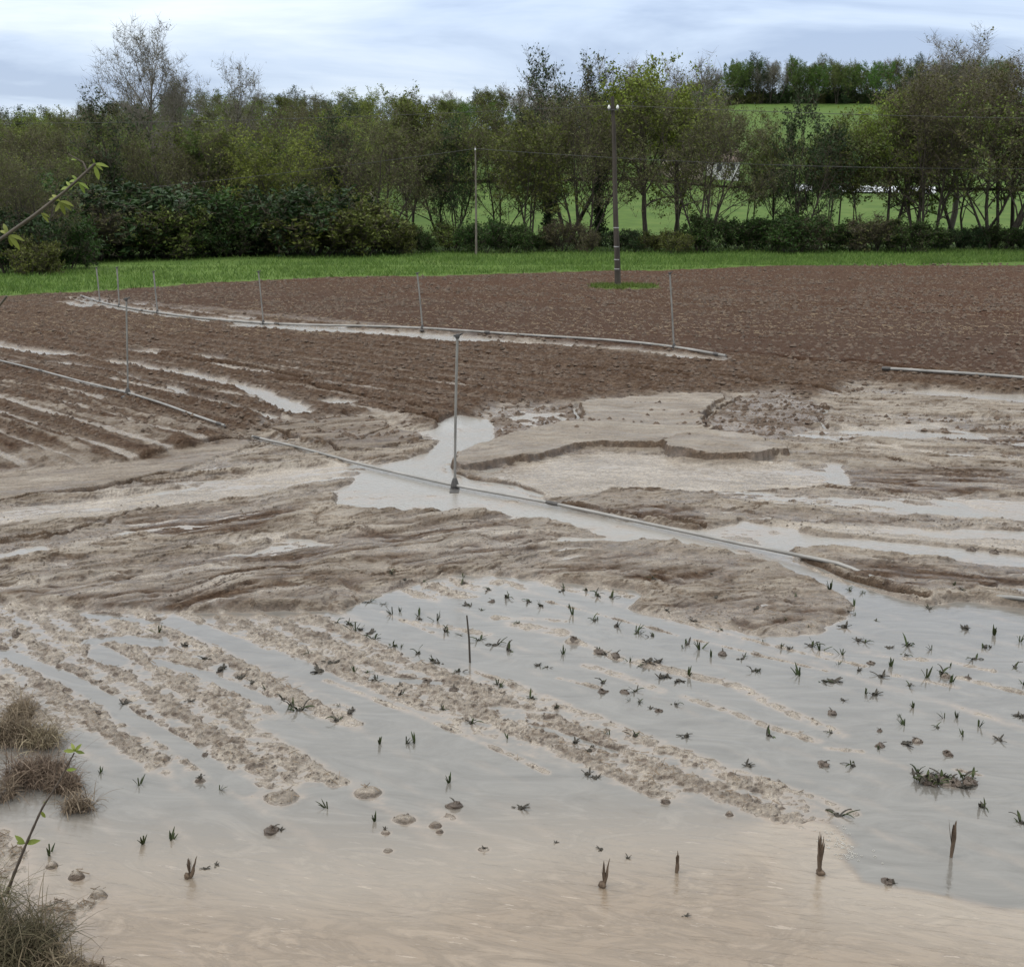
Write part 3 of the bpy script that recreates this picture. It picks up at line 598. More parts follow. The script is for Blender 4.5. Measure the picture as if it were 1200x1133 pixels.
def tree_proto(seed, H, stems=1, spread=.45, leaf='olive', nleaf=6000, leafsize=.13, ntwig=2600, ivy=0, rad=.16, start=.25, bare_top=False, nb=11, bark=BARK, twig=TWIG, up=.30, wide=1.0, lo=0.0):
    rng = np.random.RandomState(seed)
    tr = MB(); tips = []; stempts = []
    def branch(p, d, L, r, lvl):
        n = (9, 6, 5, 4)[min(lvl, 3)]; pts = [p]; dd = d / np.linalg.norm(d)
        for k in range(n):
            dd = dd + rng.normal(0, (.07, .16, .22, .28)[min(lvl, 3)], 3) + np.array([0, 0, up * (.25, .55, .5, .3)[min(lvl, 3)] / n * 2])
            dd /= np.linalg.norm(dd); p = p + dd * L / n; pts.append(p)
        pts = np.array(pts); rr = r * np.linspace(1, .28 if lvl < 1 else .2, n + 1)
        tr.tube(pts, rr, (7, 5, 4, 3)[min(lvl, 3)], cap=False)
        if lvl == 0: stempts.append(pts)
        if lvl >= 2:
            for q in pts[1:]: tips.append((q, L))
        if lvl < 3:
            nc = (nb, 6, 4)[lvl]
            for k in range(nc):
                f = (start + (1 - start) * (k + rng.rand()) / nc) if lvl == 0 else .25 + .75 * (k + rng.rand()) / nc
                f = min(f, .99); x = f * n; i0 = int(x); q = pts[i0] * (1 - x + i0) + pts[min(i0 + 1, n)] * (x - i0)
                tang = pts[min(i0 + 1, n)] - pts[i0]; tang /= np.linalg.norm(tang)
                side = rng.normal(0, 1, 3); side -= tang * side.dot(tang); side /= np.linalg.norm(side) + 1e-9
                an = rng.uniform(.45, 1.0) * (1.15 - .45 * f if lvl == 0 else 1)
                nd_ = tang * math.cos(an) + side * math.sin(an)
                shape = (math.sin(math.pi * min(1, .25 + .72 * f)) if lvl == 0 else 1 - .45 * f)
                branch(q, nd_, L * (.46, .50, .48)[lvl] * (.55 + .6 * shape) * rng.uniform(.75, 1.15) * (wide if lvl == 0 else 1), max(rr[i0] * .50, .012), lvl + 1)
    for s in range(stems):
        a = 2 * math.pi * s / stems + rng.rand(); lean = spread * (0 if stems == 1 else rng.uniform(.25, 1))
        base = np.array([math.cos(a), math.sin(a), 0]) * (0 if stems == 1 else rng.uniform(.1, .35))
        branch(base - np.array([0, 0, .3]), np.array([math.cos(a) * lean, math.sin(a) * lean, 1.0]), H * rng.uniform(.72, .95) if stems > 1 else H * .9, rad * (1 if stems == 1 else rng.uniform(.55, .9)), 0)
    T = np.array([q for q, _ in tips]); LL = np.array([l for _, l in tips])
    cr_ = MB()
    # fine twigs: slim three-sided spikes
    k = rng.randint(0, len(T), ntwig); d = rng.normal(0, 1, (ntwig, 3)); d[:, 2] = np.abs(d[:, 2]) * .9 + .25; d /= np.linalg.norm(d, axis=1)[:, None]
    L = rng.uniform(.35, 1.05, ntwig)[:, None] * (H / 12) ** .5; P0 = T[k]; P1 = P0 + d * L; s_ = np.cross(d, rng.normal(0, 1, (ntwig, 3))); s_ /= np.linalg.norm(s_, axis=1)[:, None]
    s2 = np.cross(d, s_); wd = .013
    V = np.stack([P0 + s_ * wd, P0 - s_ * wd * .5 + s2 * wd * .9, P0 - s_ * wd * .5 - s2 * wd * .9, P1], 1).reshape(-1, 3)
    q = np.arange(ntwig)[:, None] * 4
    cr_.add(V, np.concatenate([q + [[0, 1, 3]], q + [[1, 2, 3]], q + [[2, 0, 3]]]), 0)
    # leaves: small folded blades in loose bunches on the twigs
    if nleaf:
        kk = rng.randint(0, ntwig, nleaf); f = rng.rand(nleaf)[:, None]; C = P0[kk] * (1 - f) + P1[kk] * f + rng.normal(0, .10, (nleaf, 3))
        if bare_top:
            keep = C[:, 2] < H * .72 * (1 + rng.normal(0, .12, nleaf)); C = C[keep]
        if lo: keep = C[:, 2] > lo * H; C = C[keep]
        if ivy:
            S = stempts[0]; m_ = ivy; f2 = rng.rand(m_) * .8; i_ = (f2 * (len(S) - 1)).astype(int); fr = (f2 * (len(S) - 1) - i_)[:, None]
            ci = S[i_] * (1 - fr) + S[i_ + 1] * fr + rng.normal(0, 1, (m_, 3)) * np.array([.50, .50, .3]) * (.55 + .8 * np.sin(f2 * 9 + 1)[:, None] ** 2)
            C = np.vstack([C, ci])
        n = len(C); sz_ = leafsize * rng.uniform(.55, 1.35, n)[:, None]
        a = rng.normal(0, 1, (n, 3)); a /= np.linalg.norm(a, axis=1)[:, None]; b2 = np.cross(a, rng.normal(0, 1, (n, 3))); b2 /= np.linalg.norm(b2, axis=1)[:, None]
        nn = np.cross(a, b2)
        V = np.stack([C - a * sz_, C + b2 * sz_ * .5 + nn * sz_ * .2, C + a * sz_, C - b2 * sz_ * .5 + nn * sz_ * .2], 1).reshape(-1, 3)
        q = np.arange(n)[:, None] * 4
        cr_.add(V, q + [[0, 1, 2, 3]], 1)
    return tr.mesh('trunk', [bark], True), cr_.mesh('crown', [twig, LEAF[leaf]]), H
PROTO = {
 'olive': tree_proto(1, 12, 4, .42, 'olive', 9000, .13, 3600, nb=10),
 'olive2': tree_proto(2, 12, 2, .40, 'olive', 8000, .13, 3600, rad=.2, nb=12),
 'yellow': tree_proto(3, 12, 2, .45, 'yellow', 8500, .13, 2600, rad=.24, start=.34, nb=12, wide=1.15),
 'yellowb': tree_proto(13, 11, 6, .50, 'yellow', 9500, .13, 3000, nb=9, start=.2),
 'brown': tree_proto(4, 12, 5, .55, 'brown', 7500, .10, 5600, nb=10, start=.22),
 'brown2': tree_proto(5, 12, 3, .50, 'olive', 6200, .11, 5200, nb=11, start=.25),
 'bare': tree_proto(6, 16, 1, .4, 'brown', 500, .09, 6000, nb=22, bark=BARKP, twig=TWIGG, rad=.26, start=.3, up=.75, wide=.85),
 'bare2': tree_proto(7, 15, 2, .35, 'brown', 1400, .10, 4800, nb=13, bark=BARK, twig=TWIGG, rad=.24, start=.35, up=.9, wide=.85),
 'ivy': tree_proto(8, 13, 1, .3, 'dark', 2200, .13, 2400, ivy=4200, nb=12, rad=.2),
 'green': tree_proto(9, 12, 3, .4, 'green', 11500, .14, 2200, nb=11, start=.2),
 'dark': tree_proto(10, 11, 4, .45, 'dark', 8500, .13, 2800, nb=10, start=.15),
 'slim': tree_proto(11, 10, 2, .12, 'olive', 3000, .12, 1700, nb=9, rad=.10, start=.40, wide=.6),
}
SHR = {
 'green': tree_proto(21, 3.0, 9, .85, 'deep_green', 5200, .10, 1400, nb=6, rad=.04, start=.1),
 'dark': tree_proto(22, 3.2, 9, .80, 'dark', 5600, .11, 1400, nb=6, rad=.04, start=.1),
 'brown': tree_proto(23, 3.0, 10, .85, 'brown', 1800, .08, 2900, nb=6, rad=.04, start=.1),
 'olive': tree_proto(24, 3.2, 9, .80, 'olive', 4400, .10, 1900, nb=6, rad=.04, start=.1),
}
rnd = random.Random(5)
def plant(kind, x, y, z, H, label, cat='tree', group=None, protos=PROTO, sx=1.0, rz=None, name='tree'):
    tm, cm, h0 = protos[kind]
    o = empty(name, (x, y, z), label, cat, group, rnd.uniform(0, 6.28) if rz is None else rz)
    s = H / h0; o.scale = (s * sx, s * sx, s)
    link('trunk' if protos is PROTO else 'stem', tm, o); link('crown' if protos is PROTO else 'foliage', cm, o)
    return o
def tree_at(kind, px, ytop, Y, label, group=None, sx=1.0, **k):
    x, _, zt = AT(px, ytop, Y); z = float(terrain(x, Y))
    return plant(kind, x, Y, z - .1, max(2.0, (zt - z) * 1.0), label, group=group, sx=sx, **k)
HG = 'trees in the hedge along the far edge of the field'
hedge = [
 ('brown', 28, 190, 62, 'brown twiggy tree nearest the left edge, standing forward of the hedge', 1.0),
 ('olive', -30, 175, 66, 'olive leafed tree cut by the left edge of the photo', 1.0),
 ('brown2', 95, 172, 90, 'brown budding tree behind the near leafy branch at the left', 1.0),
 ('ivy', 128, 135, 88, 'dark ivy wrapped tree left of the tall bare tree', 1.0),
 ('bare', 178, 60, 100, 'tallest bare grey tree rising above the left wood', .95),
 ('bare2', 228, 76, 103, 'second bare tree just right of the tallest bare one', .75),
 ('olive2', 160, 170, 93, 'olive tree in front of the foot of the tallest bare tree', 1.0),
 ('brown', 205, 168, 88, 'brown twiggy hedge tree under the two bare treetops', 1.0),
 ('olive', 250, 145, 92, 'broad olive green tree right of the two bare treetops', 1.15),
 ('yellowb', 325, 172, 88, 'bright yellow green bushy tree in the left half of the hedge', 1.1),
 ('green', 290, 165, 93, 'green tree left of the bright yellow green bushy tree', 1.0),
 ('ivy', 393, 150, 90, 'dark ivy clad trunk right of the yellow green bushy tree', .9),
 ('brown2', 375, 150, 98, 'brown budding tree behind the dark ivy clad trunk', 1.1),
 ('brown', 440, 152, 88, 'spreading brown multi-stemmed tree with a low leaning limb', 1.2),
 ('olive2', 478, 128, 92, 'olive brown tree with dark twin trunks left of the thin pale pole', 1.0),
 ('dark', 532, 168, 92, 'dark leaved tree left of the thin pale pole', .7),
 ('brown2', 520, 136, 97, 'brown budding tree behind the dark leaved one', 1.0),
 ('brown2', 585, 150, 94, 'thin budding tree right of the thin pale pole', .9),
 ('olive', 618, 140, 90, 'forked olive tree with a dark leaning trunk', 1.1),
 ('ivy', 647, 96, 97, 'ivy column tree left of the tall bare crown in the middle', .85),
 ('bare2', 668, 82, 100, 'tall bare crown in the middle, above the green hedge', 1.15),
 ('brown', 685, 130, 90, 'brown twiggy tree just left of the wooden utility pole', 1.0),
 ('ivy', 705, 100, 96, 'dark topped tree directly behind the wooden utility pole', .8),
 ('yellow', 762, 97, 92, 'large yellow green tree with forked trunk right of the utility pole', 1.05),
 ('bare2', 800, 84, 104, 'thin grey crown behind the large yellow green tree', 1.0),
 ('yellow', 800, 125, 97, 'yellow green tree behind the brown bushy one', .9),
 ('brown', 830, 132, 88, 'brown bushy tree of many dark stems right of the yellow green tree', 1.1),
 ('slim', 884, 165, 92, 'slender crooked tree standing alone in the gap', 1.2),
 ('dark', 945, 142, 89, 'dark multi-stemmed tree in the hedge gap below the green field', .85),
 ('brown2', 915, 150, 93, 'twiggy tree left of the dark multi-stemmed one', .8),
 ('slim', 975, 150, 90, 'left one of the thin straight trunks in the gap', 1.1),
 ('slim', 987, 140, 91, 'middle one of the thin straight trunks in the gap', 1.2),
 ('slim', 1010, 165, 90, 'right one of the thin straight trunks in the gap', 1.1),
 ('yellow', 1055, 130, 92, 'yellow green tree at the right side of the gap', .9),
 ('brown', 1100, 100, 90, 'tree with a thick cluster of dark stems near the right edge', 1.0),
 ('olive2', 1085, 120, 96, 'olive tree behind the cluster of dark stems', 1.0),
 ('bare', 1132, 62, 98, 'tall bare crown of fine grey twigs near the right edge', 1.2),
 ('brown2', 1150, 105, 92, 'brown olive tree between the dark stems and the last tree', 1.2),
 ('brown', 1190, 85, 90, 'last brown tree cut by the right edge of the photo', 1.2),
 ('bare2', 1215, 55, 96, 'bare treetop rising at the right edge of the photo', 1.0),
 ('olive', 1255, 95, 92, 'olive tree just beyond the right edge', 1.1),
 ('olive', -80, 165, 80, 'olive tree just beyond the left edge', 1.1),
]
for kind, px_, yt, Yd, lb, sx in hedge: tree_at(kind, px_, yt, Yd, lb, HG, sx)
# undergrowth along the hedge foot
SG = 'shrubs along the foot of the hedge'
k = 0
for px_ in list(range(-60, 500, 21)) + list(range(500, 1280, 33)):
    y0 = float(np.interp(px_, [0, 100, 300, 600, 1200], [70, 77, 82, 85, 87])) + rnd.uniform(-1.5, 4)
    kind = rnd.choice(['dark', 'green', 'green', 'olive', 'brown', 'green'] if px_ > 480 else ['dark', 'dark', 'green', 'olive', 'brown'])
    yt = rnd.choice([rnd.uniform(256, 270), rnd.uniform(270, 286), rnd.uniform(270, 286)]) if px_ > 480 else rnd.choice([rnd.uniform(225, 250), rnd.uniform(248, 282)])
    pj = px_ + rnd.uniform(-9, 9); x, _, zt = AT(pj, yt, y0); z = float(terrain(x, y0))
    plant(kind, x, y0, z, zt - z + .6, {'dark': 'dark evergreen shrub at the foot of the hedge', 'green': 'fresh green shrub at the foot of the hedge', 'brown': 'brown twiggy shrub at the foot of the hedge', 'olive': 'olive green shrub at the foot of the hedge'}[kind], 'shrub', {'dark': 'dark ', 'green': 'green ', 'brown': 'brown ', 'olive': 'olive '}[kind] + SG, SHR, rnd.uniform(1.0, 1.7), name='shrub')
for px_, yt, yb, kind, lb in ((70, 262, 64, 'green', 'leafy shrub standing forward on the grass near the left edge'), (8, 255, 60, 'dark', 'dark shrub at the left edge in front of the hedge'), (40, 285, 58, 'olive', 'low shrub between the two left edge shrubs')):
    x, _, zt = AT(px_, yt, yb); z = float(terrain(x, yb)); plant(kind, x, yb, z, zt - z + .3, lb, 'shrub', SG, SHR, 1.0, name='shrub')
# the wood on the hill
WG = 'trees of the wood on the hillside'; LB = {'olive': 'olive budding tree in the wood on the hillside behind the hedge', 'brown': 'brown leafless tree in the wood on the hillside behind the hedge', 'green': 'green tree in the wood on the hillside behind the hedge', 'dark': 'dark evergreen tree in the wood on the hillside behind the hedge', 'yellow': 'yellow green tree in the wood on the hillside behind the hedge'}
cnt = 0; Yf = 112.0; row = 0
while Yf < 320:
    step = 6.4 + Yf * .012
    a = -.50 + rnd.uniform(0, .03)
    while a < .175:
        aa = a + rnd.uniform(-.012, .012); Y1 = Yf + rnd.uniform(-3, 3); a += step / Yf
        if Yf < 185 and aa > -.10: continue
        x = aa * Y1; z = float(terrain(x, Y1))
        kind = rnd.choice(['olive', 'olive2', 'brown', 'brown2', 'green', 'yellowb', 'brown2', 'brown', 'olive2', 'dark'] if Yf < 290 else ['dark', 'olive', 'green', 'brown2', 'dark', 'bare2'])
        key = 'olive' if 'olive' in kind else 'brown' if kind in ('brown', 'brown2', 'bare2') else 'yellow' if 'yellow' in kind else kind
        plant(kind, x, Y1, z - .2, rnd.uniform(7.2, 10.6), LB[key], group=key + ' ' + WG, sx=rnd.uniform(1, 1.25)); cnt += 1
    Yf += 9.5 + row * 1.5; row += 1
print('wood trees', cnt)
# the line of trees on the ridge
for k in range(60):
    a = .11 + k * .0053 + rnd.uniform(-.003, .003); Y1 = 404 + rnd.uniform(-8, 24); x = a * Y1
    kind = rnd.choice(['bare2', 'green', 'dark', 'bare2', 'olive2', 'green', 'brown2'])
    plant(kind, x, Y1, float(terrain(x, Y1)) - .3, rnd.uniform(11.5, 15), {'bare2': 'thin leafless tree', 'green': 'green leaved tree', 'dark': 'dark tree', 'olive2': 'olive tree', 'brown2': 'brown tree'}[kind] + ' in the line on the far ridge', group={'bare2': 'leafless ', 'green': 'green ', 'dark': 'dark ', 'olive2': 'olive ', 'brown2': 'brown '}[kind] + 'trees in the line on the far ridge', sx=.85)
for k in range(60):
    a = .105 + k * .0054 + rnd.uniform(-.001, .001); Y1 = 403 + rnd.uniform(-3, 3); kd = rnd.choice(['dark', 'green', 'olive'])
    plant(kd, a * Y1, Y1, float(terrain(a * Y1, Y1)) - 1.3, rnd.uniform(4.5, 7), {'dark': 'dark', 'green': 'green', 'olive': 'olive'}[kd] + ' thicket bush at the foot of the tree line on the far ridge', 'shrub', kd + ' bushes under the far ridge trees', SHR, 1.0, name='shrub')
for px_, lb in ((53, 'rounded dark tree alone on the skyline at the far left'), (24, 'smaller rounded tree left of the lone skyline tree'), (2, 'skyline tree cut by the left edge')):
    tree_at('dark', px_, 140, 420, lb, 'lone trees on the left skyline', 1.2)

# ------------------------------------------------------------------ grass verge, pole tuft
GRASS = leafmat('grass_blade', (.060, .105, .020), (.098, .158, .030), (.16, .22, .055), .35)
def blades(n, xs, ys_, zs, hmin, hmax, wd, seed, lean=.35):
    r = np.random.RandomState(seed); B = np.stack([xs, ys_, zs], -1); h = r.uniform(hmin, hmax, n)[:, None]
    a = r.uniform(0, 6.283, n); d = np.stack([np.cos(a), np.sin(a), np.zeros(n)], -1); l = r.normal(0, lean, (n, 2)); tip = np.concatenate([l, np.ones((n, 1))], 1) * h
    V = np.stack([B - d * wd, B + d * wd, B + tip * .55 + d * wd * .7, B + tip * [1.25, 1.25, 1]], 1).reshape(-1, 3)
    q = np.arange(n)[:, None] * 4; return V, q + [[0, 1, 2, 3]]
r = np.random.RandomState(3); n = 130000
gx = r.uniform(-42, 48, n); gy = verge_y(gx) + np.abs(r.normal(0, 1, n)) * 14 ; k = gy < 92; gx, gy = gx[k], gy[k]
gz = np.where(gy > 66, terrain(gx, gy), .10)
dens = fbm(gx * .25, gy * .25, 2, 3) + r.uniform(-1, 1, len(gx)) * .8 > -.25; gx, gy, gz = gx[dens], gy[dens], gz[dens]
V, Fq = blades(len(gx), gx, gy, gz, .10, .34, .022, 4)
tag(link('verge_grass', fast_mesh('verge_grass', V, Fq, [GRASS])), 'bright green grass strip between the ploughed field and the hedge', 'grass', kind='stuff')
n = 2600; a = r.uniform(0, 6.28, n); q = np.sqrt(r.rand(n)) * 1.15; gx = pole_x + .25 + np.cos(a) * q * 1.3; gy = pole_y + np.sin(a) * q
V, Fq = blades(n, gx, gy, np.full(n, .1), .10, .30, .016, 5)
tag(link('grass_patch', fast_mesh('grass_patch', V, Fq, [GRASS])), 'round patch of green grass at the foot of the wooden utility pole', 'grass', kind='stuff')

# ------------------------------------------------------------------ poles and wires
POLEW = simple('weathered_pole', (.026, .021, .016), (.066, .054, .042), 5, .9, .4, .02, (1, 1, .15))
STEEL = simple('dull_steel', (.30, .30, .29), (.48, .47, .45), 9, .5, .1, .002, metal=.4)
PORC = simple('porcelain', (.62, .62, .60), (.75, .75, .72), 9, .3, 0)
DARKM = simple('dark_fitting', (.03, .03, .03), (.07, .065, .06), 9, .6, .1, .002)
ALU = simple('weathered_aluminium', (.15, .143, .13), (.30, .285, .265), 2, .5, .15, .002, (1, 1, 1), .25)
pt = AT(718, 113, pole_y)
up_ = empty('utility_pole', (pole_x, pole_y, 0), 'weathered wooden utility pole with white insulators at its top, standing in the ploughed field', 'utility pole')
dxp = pt[0] - pole_x; Hp = pt[2]
mb = MB(); zz = np.linspace(-.3, Hp, 14); mb.tube([(dxp * (z / Hp) + .012 * math.sin(z * 1.3), 0, z) for z in zz], np.linspace(.145, .07, 14), 12)
link('post', mb.mesh('post', [POLEW], True), up_)
mb = MB()
for z in (.95, 1.35, 1.9, 2.7): mb.tube([(dxp * z / Hp, 0, z - .02), (dxp * z / Hp, 0, z + .02)], .147 - z * .0087, 12)
link('band', mb.mesh('band', [STEEL]), up_)
tx = dxp * (Hp - .5) / Hp
mb = MB(); mb.box((tx, -.11, Hp - .55), (.42, .05, .06)); link('bracket', mb.mesh('bracket', [DARKM]), up_)
for sx_ in (-.18, .18):
    mb = MB(); mb.tube([(tx + sx_, -.11, Hp - .53), (tx + sx_, -.11, Hp - .47), (tx + sx_, -.11, Hp - .42), (tx + sx_, -.11, Hp - .36)], [.03, .07, .05, .025], 10)
    link('insulator', mb.mesh('insulator', [PORC], True), up_)
def wire(p0, p1, sag, label, rr=.010, group='overhead wires'):
    mb = MB(); n = 28; P = [(p0[0] + (p1[0] - p0[0]) * s, p0[1] + (p1[1] - p0[1]) * s, p0[2] + (p1[2] - p0[2]) * s - sag * 4 * s * (1 - s)) for s in np.linspace(0, 1, n)]
    mb.tube(P, rr, 4); tag(link('overhead_wire', mb.mesh('overhead_wire', [DARKM])), label, 'wire', group)
ip = (pole_x + tx, pole_y - .11, Hp - .38)
wire((ip[0] - .18, ip[1], ip[2]), (-62, 74, 9.6), .8, 'thin wire running left from the utility pole top')
wire((ip[0] + .18, ip[1], ip[2]), (70, 60, 9.0), .8, 'thin wire running right from the utility pole top')
p2x, p2y, p2z = AT(557, 172, 83); gz2 = .2
pp = empty('service_pole', (p2x, p2y, gz2), 'thin pale pole standing among the hedge trees left of the middle', 'pole')
mb = MB(); mb.tube([(0, 0, -.2), (.02, 0, 3), (0, 0, p2z - gz2)], [.09, .07, .05], 8); link('post', mb.mesh('post', [BARKP], True), pp)
mb = MB(); mb.tube([(0, -.09, p2z - gz2 - .25), (0, -.09, p2z - gz2 - .1)], [.05, .03], 8); link('insulator', mb.mesh('insulator', [PORC], True), pp)
tw = (p2x, p2y - .09, p2z - .15)
e1 = AT(1300, 197, 84); wire(tw, e1, .5, 'thin dark wire crossing the hedge to the right of the pale pole', .018)
e2 = AT(-90, 243, 78); wire(tw, e2, .3, 'thin dark wire crossing the hedge to the left of the pale pole', .015)

# ------------------------------------------------------------------ irrigation pipes and risers
RUSTB = simple('black_coupling', (.035, .032, .03), (.08, .072, .065), 20, .6, .2, .003)
def pipe_obj(line, z0, label, rr=.021, cuts=6, mud=None):
    P = W(line); n = 90
    d = np.concatenate([[0], np.cumsum(np.linalg.norm(np.diff(P, axis=0), axis=1))]); s = np.linspace(0, d[-1], n)
    # gentle curve through the points
    x = np.interp(s, d, P[:, 0]); y = np.interp(s, d, P[:, 1]); ker = np.array([1, 2, 3, 2, 1]) / 9
    for _ in range(4): x[2:-2] = np.convolve(x, ker, 'valid'); y[2:-2] = np.convolve(y, ker, 'valid')
    h_, _, _ = relief(x, y); hk = np.convolve(np.pad(h_, 8, 'edge'), np.ones(17) / 17, 'valid')
    z = np.maximum(hk, 0) + z0
    if mud is not None:
        for a, b in mud:
            xa = G(a, 690)[0]; xb = G(b, 690)[0]; z = z - .075 * sst(xa - .35, xa, x) * (1 - sst(xb, xb + .5, x))
    root = empty('irrigation_pipe', (x[n // 2], y[n // 2], 0), label, 'irrigation pipe', 'irrigation pipes lying across the field')
    pts = np.stack([x - x[n // 2], y - y[n // 2], z], -1)
    mb = MB(); mb.tube(pts, rr, 10); link('tube', mb.mesh('tube', [ALU], True), root)
    L = d[-1]
    k_ = max(1, int(L / 6))
    for i in range(k_ + 1):
        j = min(n - 2, max(1, int(i * (n - 1) / k_))); a, b = pts[j - 1], pts[j + 1]; u_ = (b - a) / np.linalg.norm(b - a)
        mb = MB(); mb.tube([pts[j] - u_ * .09, pts[j] - u_ * .03, pts[j] + u_ * .03, pts[j] + u_ * .09], [rr * 1.1, rr * 1.3, rr * 1.3, rr * 1.1], 10)
        link('coupling', mb.mesh('coupling', [RUSTB], True), root)
    return lambda xx_: (xx_, float(np.interp(xx_, x, y)), float(np.interp(xx_, x, z)))
pa = pipe_obj(NEAR_A, .05, 'grey irrigation pipe entering at the left edge, ending short of the cracked mud')
pb = pipe_obj(NEAR_B, .045, 'long grey irrigation pipe crossing the flooded channel in the middle of the field', mud=[(1040, 1118)])
pc = pipe_obj(FAR_A, .05, 'farthest irrigation pipe running across the brown ploughed field', .034)
pd = pipe_obj(FAR_B, .05, 'short visible stretch of irrigation pipe at the right edge', .034)
def riser(bx, by, tx_, ty, label, pipe=None, r0=.017):
    x, y = G(bx, by)
    if pipe: q = pipe(float(x)); y = q[1]; zb = q[2]
    else: zb = .08
    x = float(x); y = float(y); top = AT(tx_, ty, y)
    o = empty('sprinkler_riser', (x, y, zb), label, 'sprinkler riser', 'sprinkler risers standing on the pipes')
    dx_ = top[0] - x; H = top[2] - zb
    mb = MB(); n = 8; bw = rnd.uniform(-.012, .012)
    mb.tube([(dx_ * s + bw * math.sin(s * 3), 0, H * s) for s in np.linspace(0, 1, n)], r0, 8); link('riser_tube', mb.mesh('riser_tube', [ALU], True), o)
    mb = MB(); mb.tube([(0, 0, -.06), (0, 0, .0), (0, 0, .06), (0, 0, .10)], [.05, .055, .04, .025], 8); mb.box((0, -.08, -.05), (.12, .30, .03)); link('foot', mb.mesh('foot', [RUSTB]), o)
    mb = MB(); mb.tube([(dx_, 0, H), (dx_, 0, H + .03), (dx_, 0, H + .06)], [.022, .032, .02], 8); mb.tube([(dx_ - .05, 0, H + .035), (dx_ + .02, 0, H + .045), (dx_ + .07, 0, H + .07)], [.014, .016, .010], 6)
    link('sprinkler_head', mb.mesh('sprinkler_head', [DARKM], True), o)
riser(533, 573, 536, 397, 'nearest and tallest sprinkler riser, standing in the channel water', pb, .017)
riser(152, 473, 148, 353, 'thin sprinkler riser on the near pipe at the left', pa, .016)
riser(787, 413, 785, 322, 'sprinkler riser on the far pipe right of the utility pole', pc, .022)
riser(497, 389, 489, 322, 'leaning sprinkler riser on the far pipe in the middle', pc, .022)
riser(310, 382, 303, 320, 'leaning sprinkler riser on the far pipe left of the middle', pc, .020)
riser(184, 370, 180, 320, 'sprinkler riser on the far pipe right of the left pair', pc, .026)
riser(140, 362, 137, 315, 'right one of the left pair of sprinkler risers against the grass', pc, .026)
riser(117, 357, 113, 315, 'left one of the left pair of sprinkler risers against the grass', pc, .026)
# marker stick in the flooded beds
x, y = G(551, 776); q = AT(547, 721, y)
mb = MB(); mb.tube([(0, 0, -.08), ((q[0] - x) * .5 + .005, 0, q[2] * .5), (q[0] - x, 0, q[2])], [.010, .009, .007], 6)
tag(link('marker_stick', mb.mesh('marker_stick', [BARK], True), loc=(x, y, 0)), 'thin upright stick in the water among the seedlings', 'stick')

# ------------------------------------------------------------------ buildings behind the hedge
WALLM = simple('cream_render', (.45, .38, .29), (.58, .50, .40), 1.5, .9)
WALLW = simple('white_render', (.60, .59, .56), (.72, .71, .68), 1.5, .9)
ROOFM = simple('brown_roof_tiles', (.09, .065, .05), (.15, .11, .085), 6, .9)
GLS = simple('window_glass', (.03, .035, .04), (.06, .065, .07), 2, .15, 0)
def house(pxl, pxr, Yd, hw_, dep, label, wall=WALLM):
    x0 = (pxl - CX) / FPX * Yd * 1.0; x1 = (pxr - CX) / FPX * Yd; cx = (x0 + x1) / 2; wd = x1 - x0; z = float(terrain(cx, Yd)) + .1
    o = empty('house', (cx, Yd, z), label, 'house', 'houses behind the hedge')
    mb = MB(); mb.box((0, 0, hw_ / 2 - .4), (wd, dep, hw_ + .8)); v = [(-wd / 2, -dep / 2, hw_), (-wd / 2, dep / 2, hw_), (-wd / 2, 0, hw_ + 1.7), (wd / 2, -dep / 2, hw_), (wd / 2, dep / 2, hw_), (wd / 2, 0, hw_ + 1.7)]
    mb.add(v, [[0, 1, 2], [3, 5, 4]]); link('wall', mb.mesh('wall', [wall]), o)
    mb = MB(); e = .4
    for s in (-1, 1):
        a = [(-wd / 2 - e, s * (dep / 2 + e), hw_ - .25), (wd / 2 + e, s * (dep / 2 + e), hw_ - .25), (wd / 2 + e, 0, hw_ + 1.9), (-wd / 2 - e, 0, hw_ + 1.9)]
        b_ = [(p_[0], p_[1], p_[2] + .14) for p_ in a]
        mb.add(a + b_, [[0, 1, 2, 3], [4, 7, 6, 5], [0, 4, 5, 1], [1, 5, 6, 2], [2, 6, 7, 3], [3, 7, 4, 0]])
    link('roof', mb.mesh('roof', [ROOFM]), o)
    nw = max(2, int(wd / 2.8))
    for i in range(nw):
        xw = -wd / 2 + wd * (i + .5) / nw
        f_ = link('window', (lambda b2: (b2.box((xw, -dep / 2 - .02, 1.5), (1.0, .08, 1.15)), b2.mesh('window', [WALLW]))[1])(MB()), o)
        link('pane', (lambda b2: (b2.box((xw, -dep / 2 - .05, 1.5), (.84, .06, 1.0)), b2.mesh('pane', [GLS]))[1])(MB()), f_)
house(772, 812, 196, 2.6, 7, 'cream house seen between trunks right of the utility pole')
house(822, 852, 200, 2.6, 7, 'white walled house right of the cream house, seen between dark stems', WALLW)
house(408, 440, 150, 3.6, 7, 'pale house glimpsed through the brown tree left of the middle')
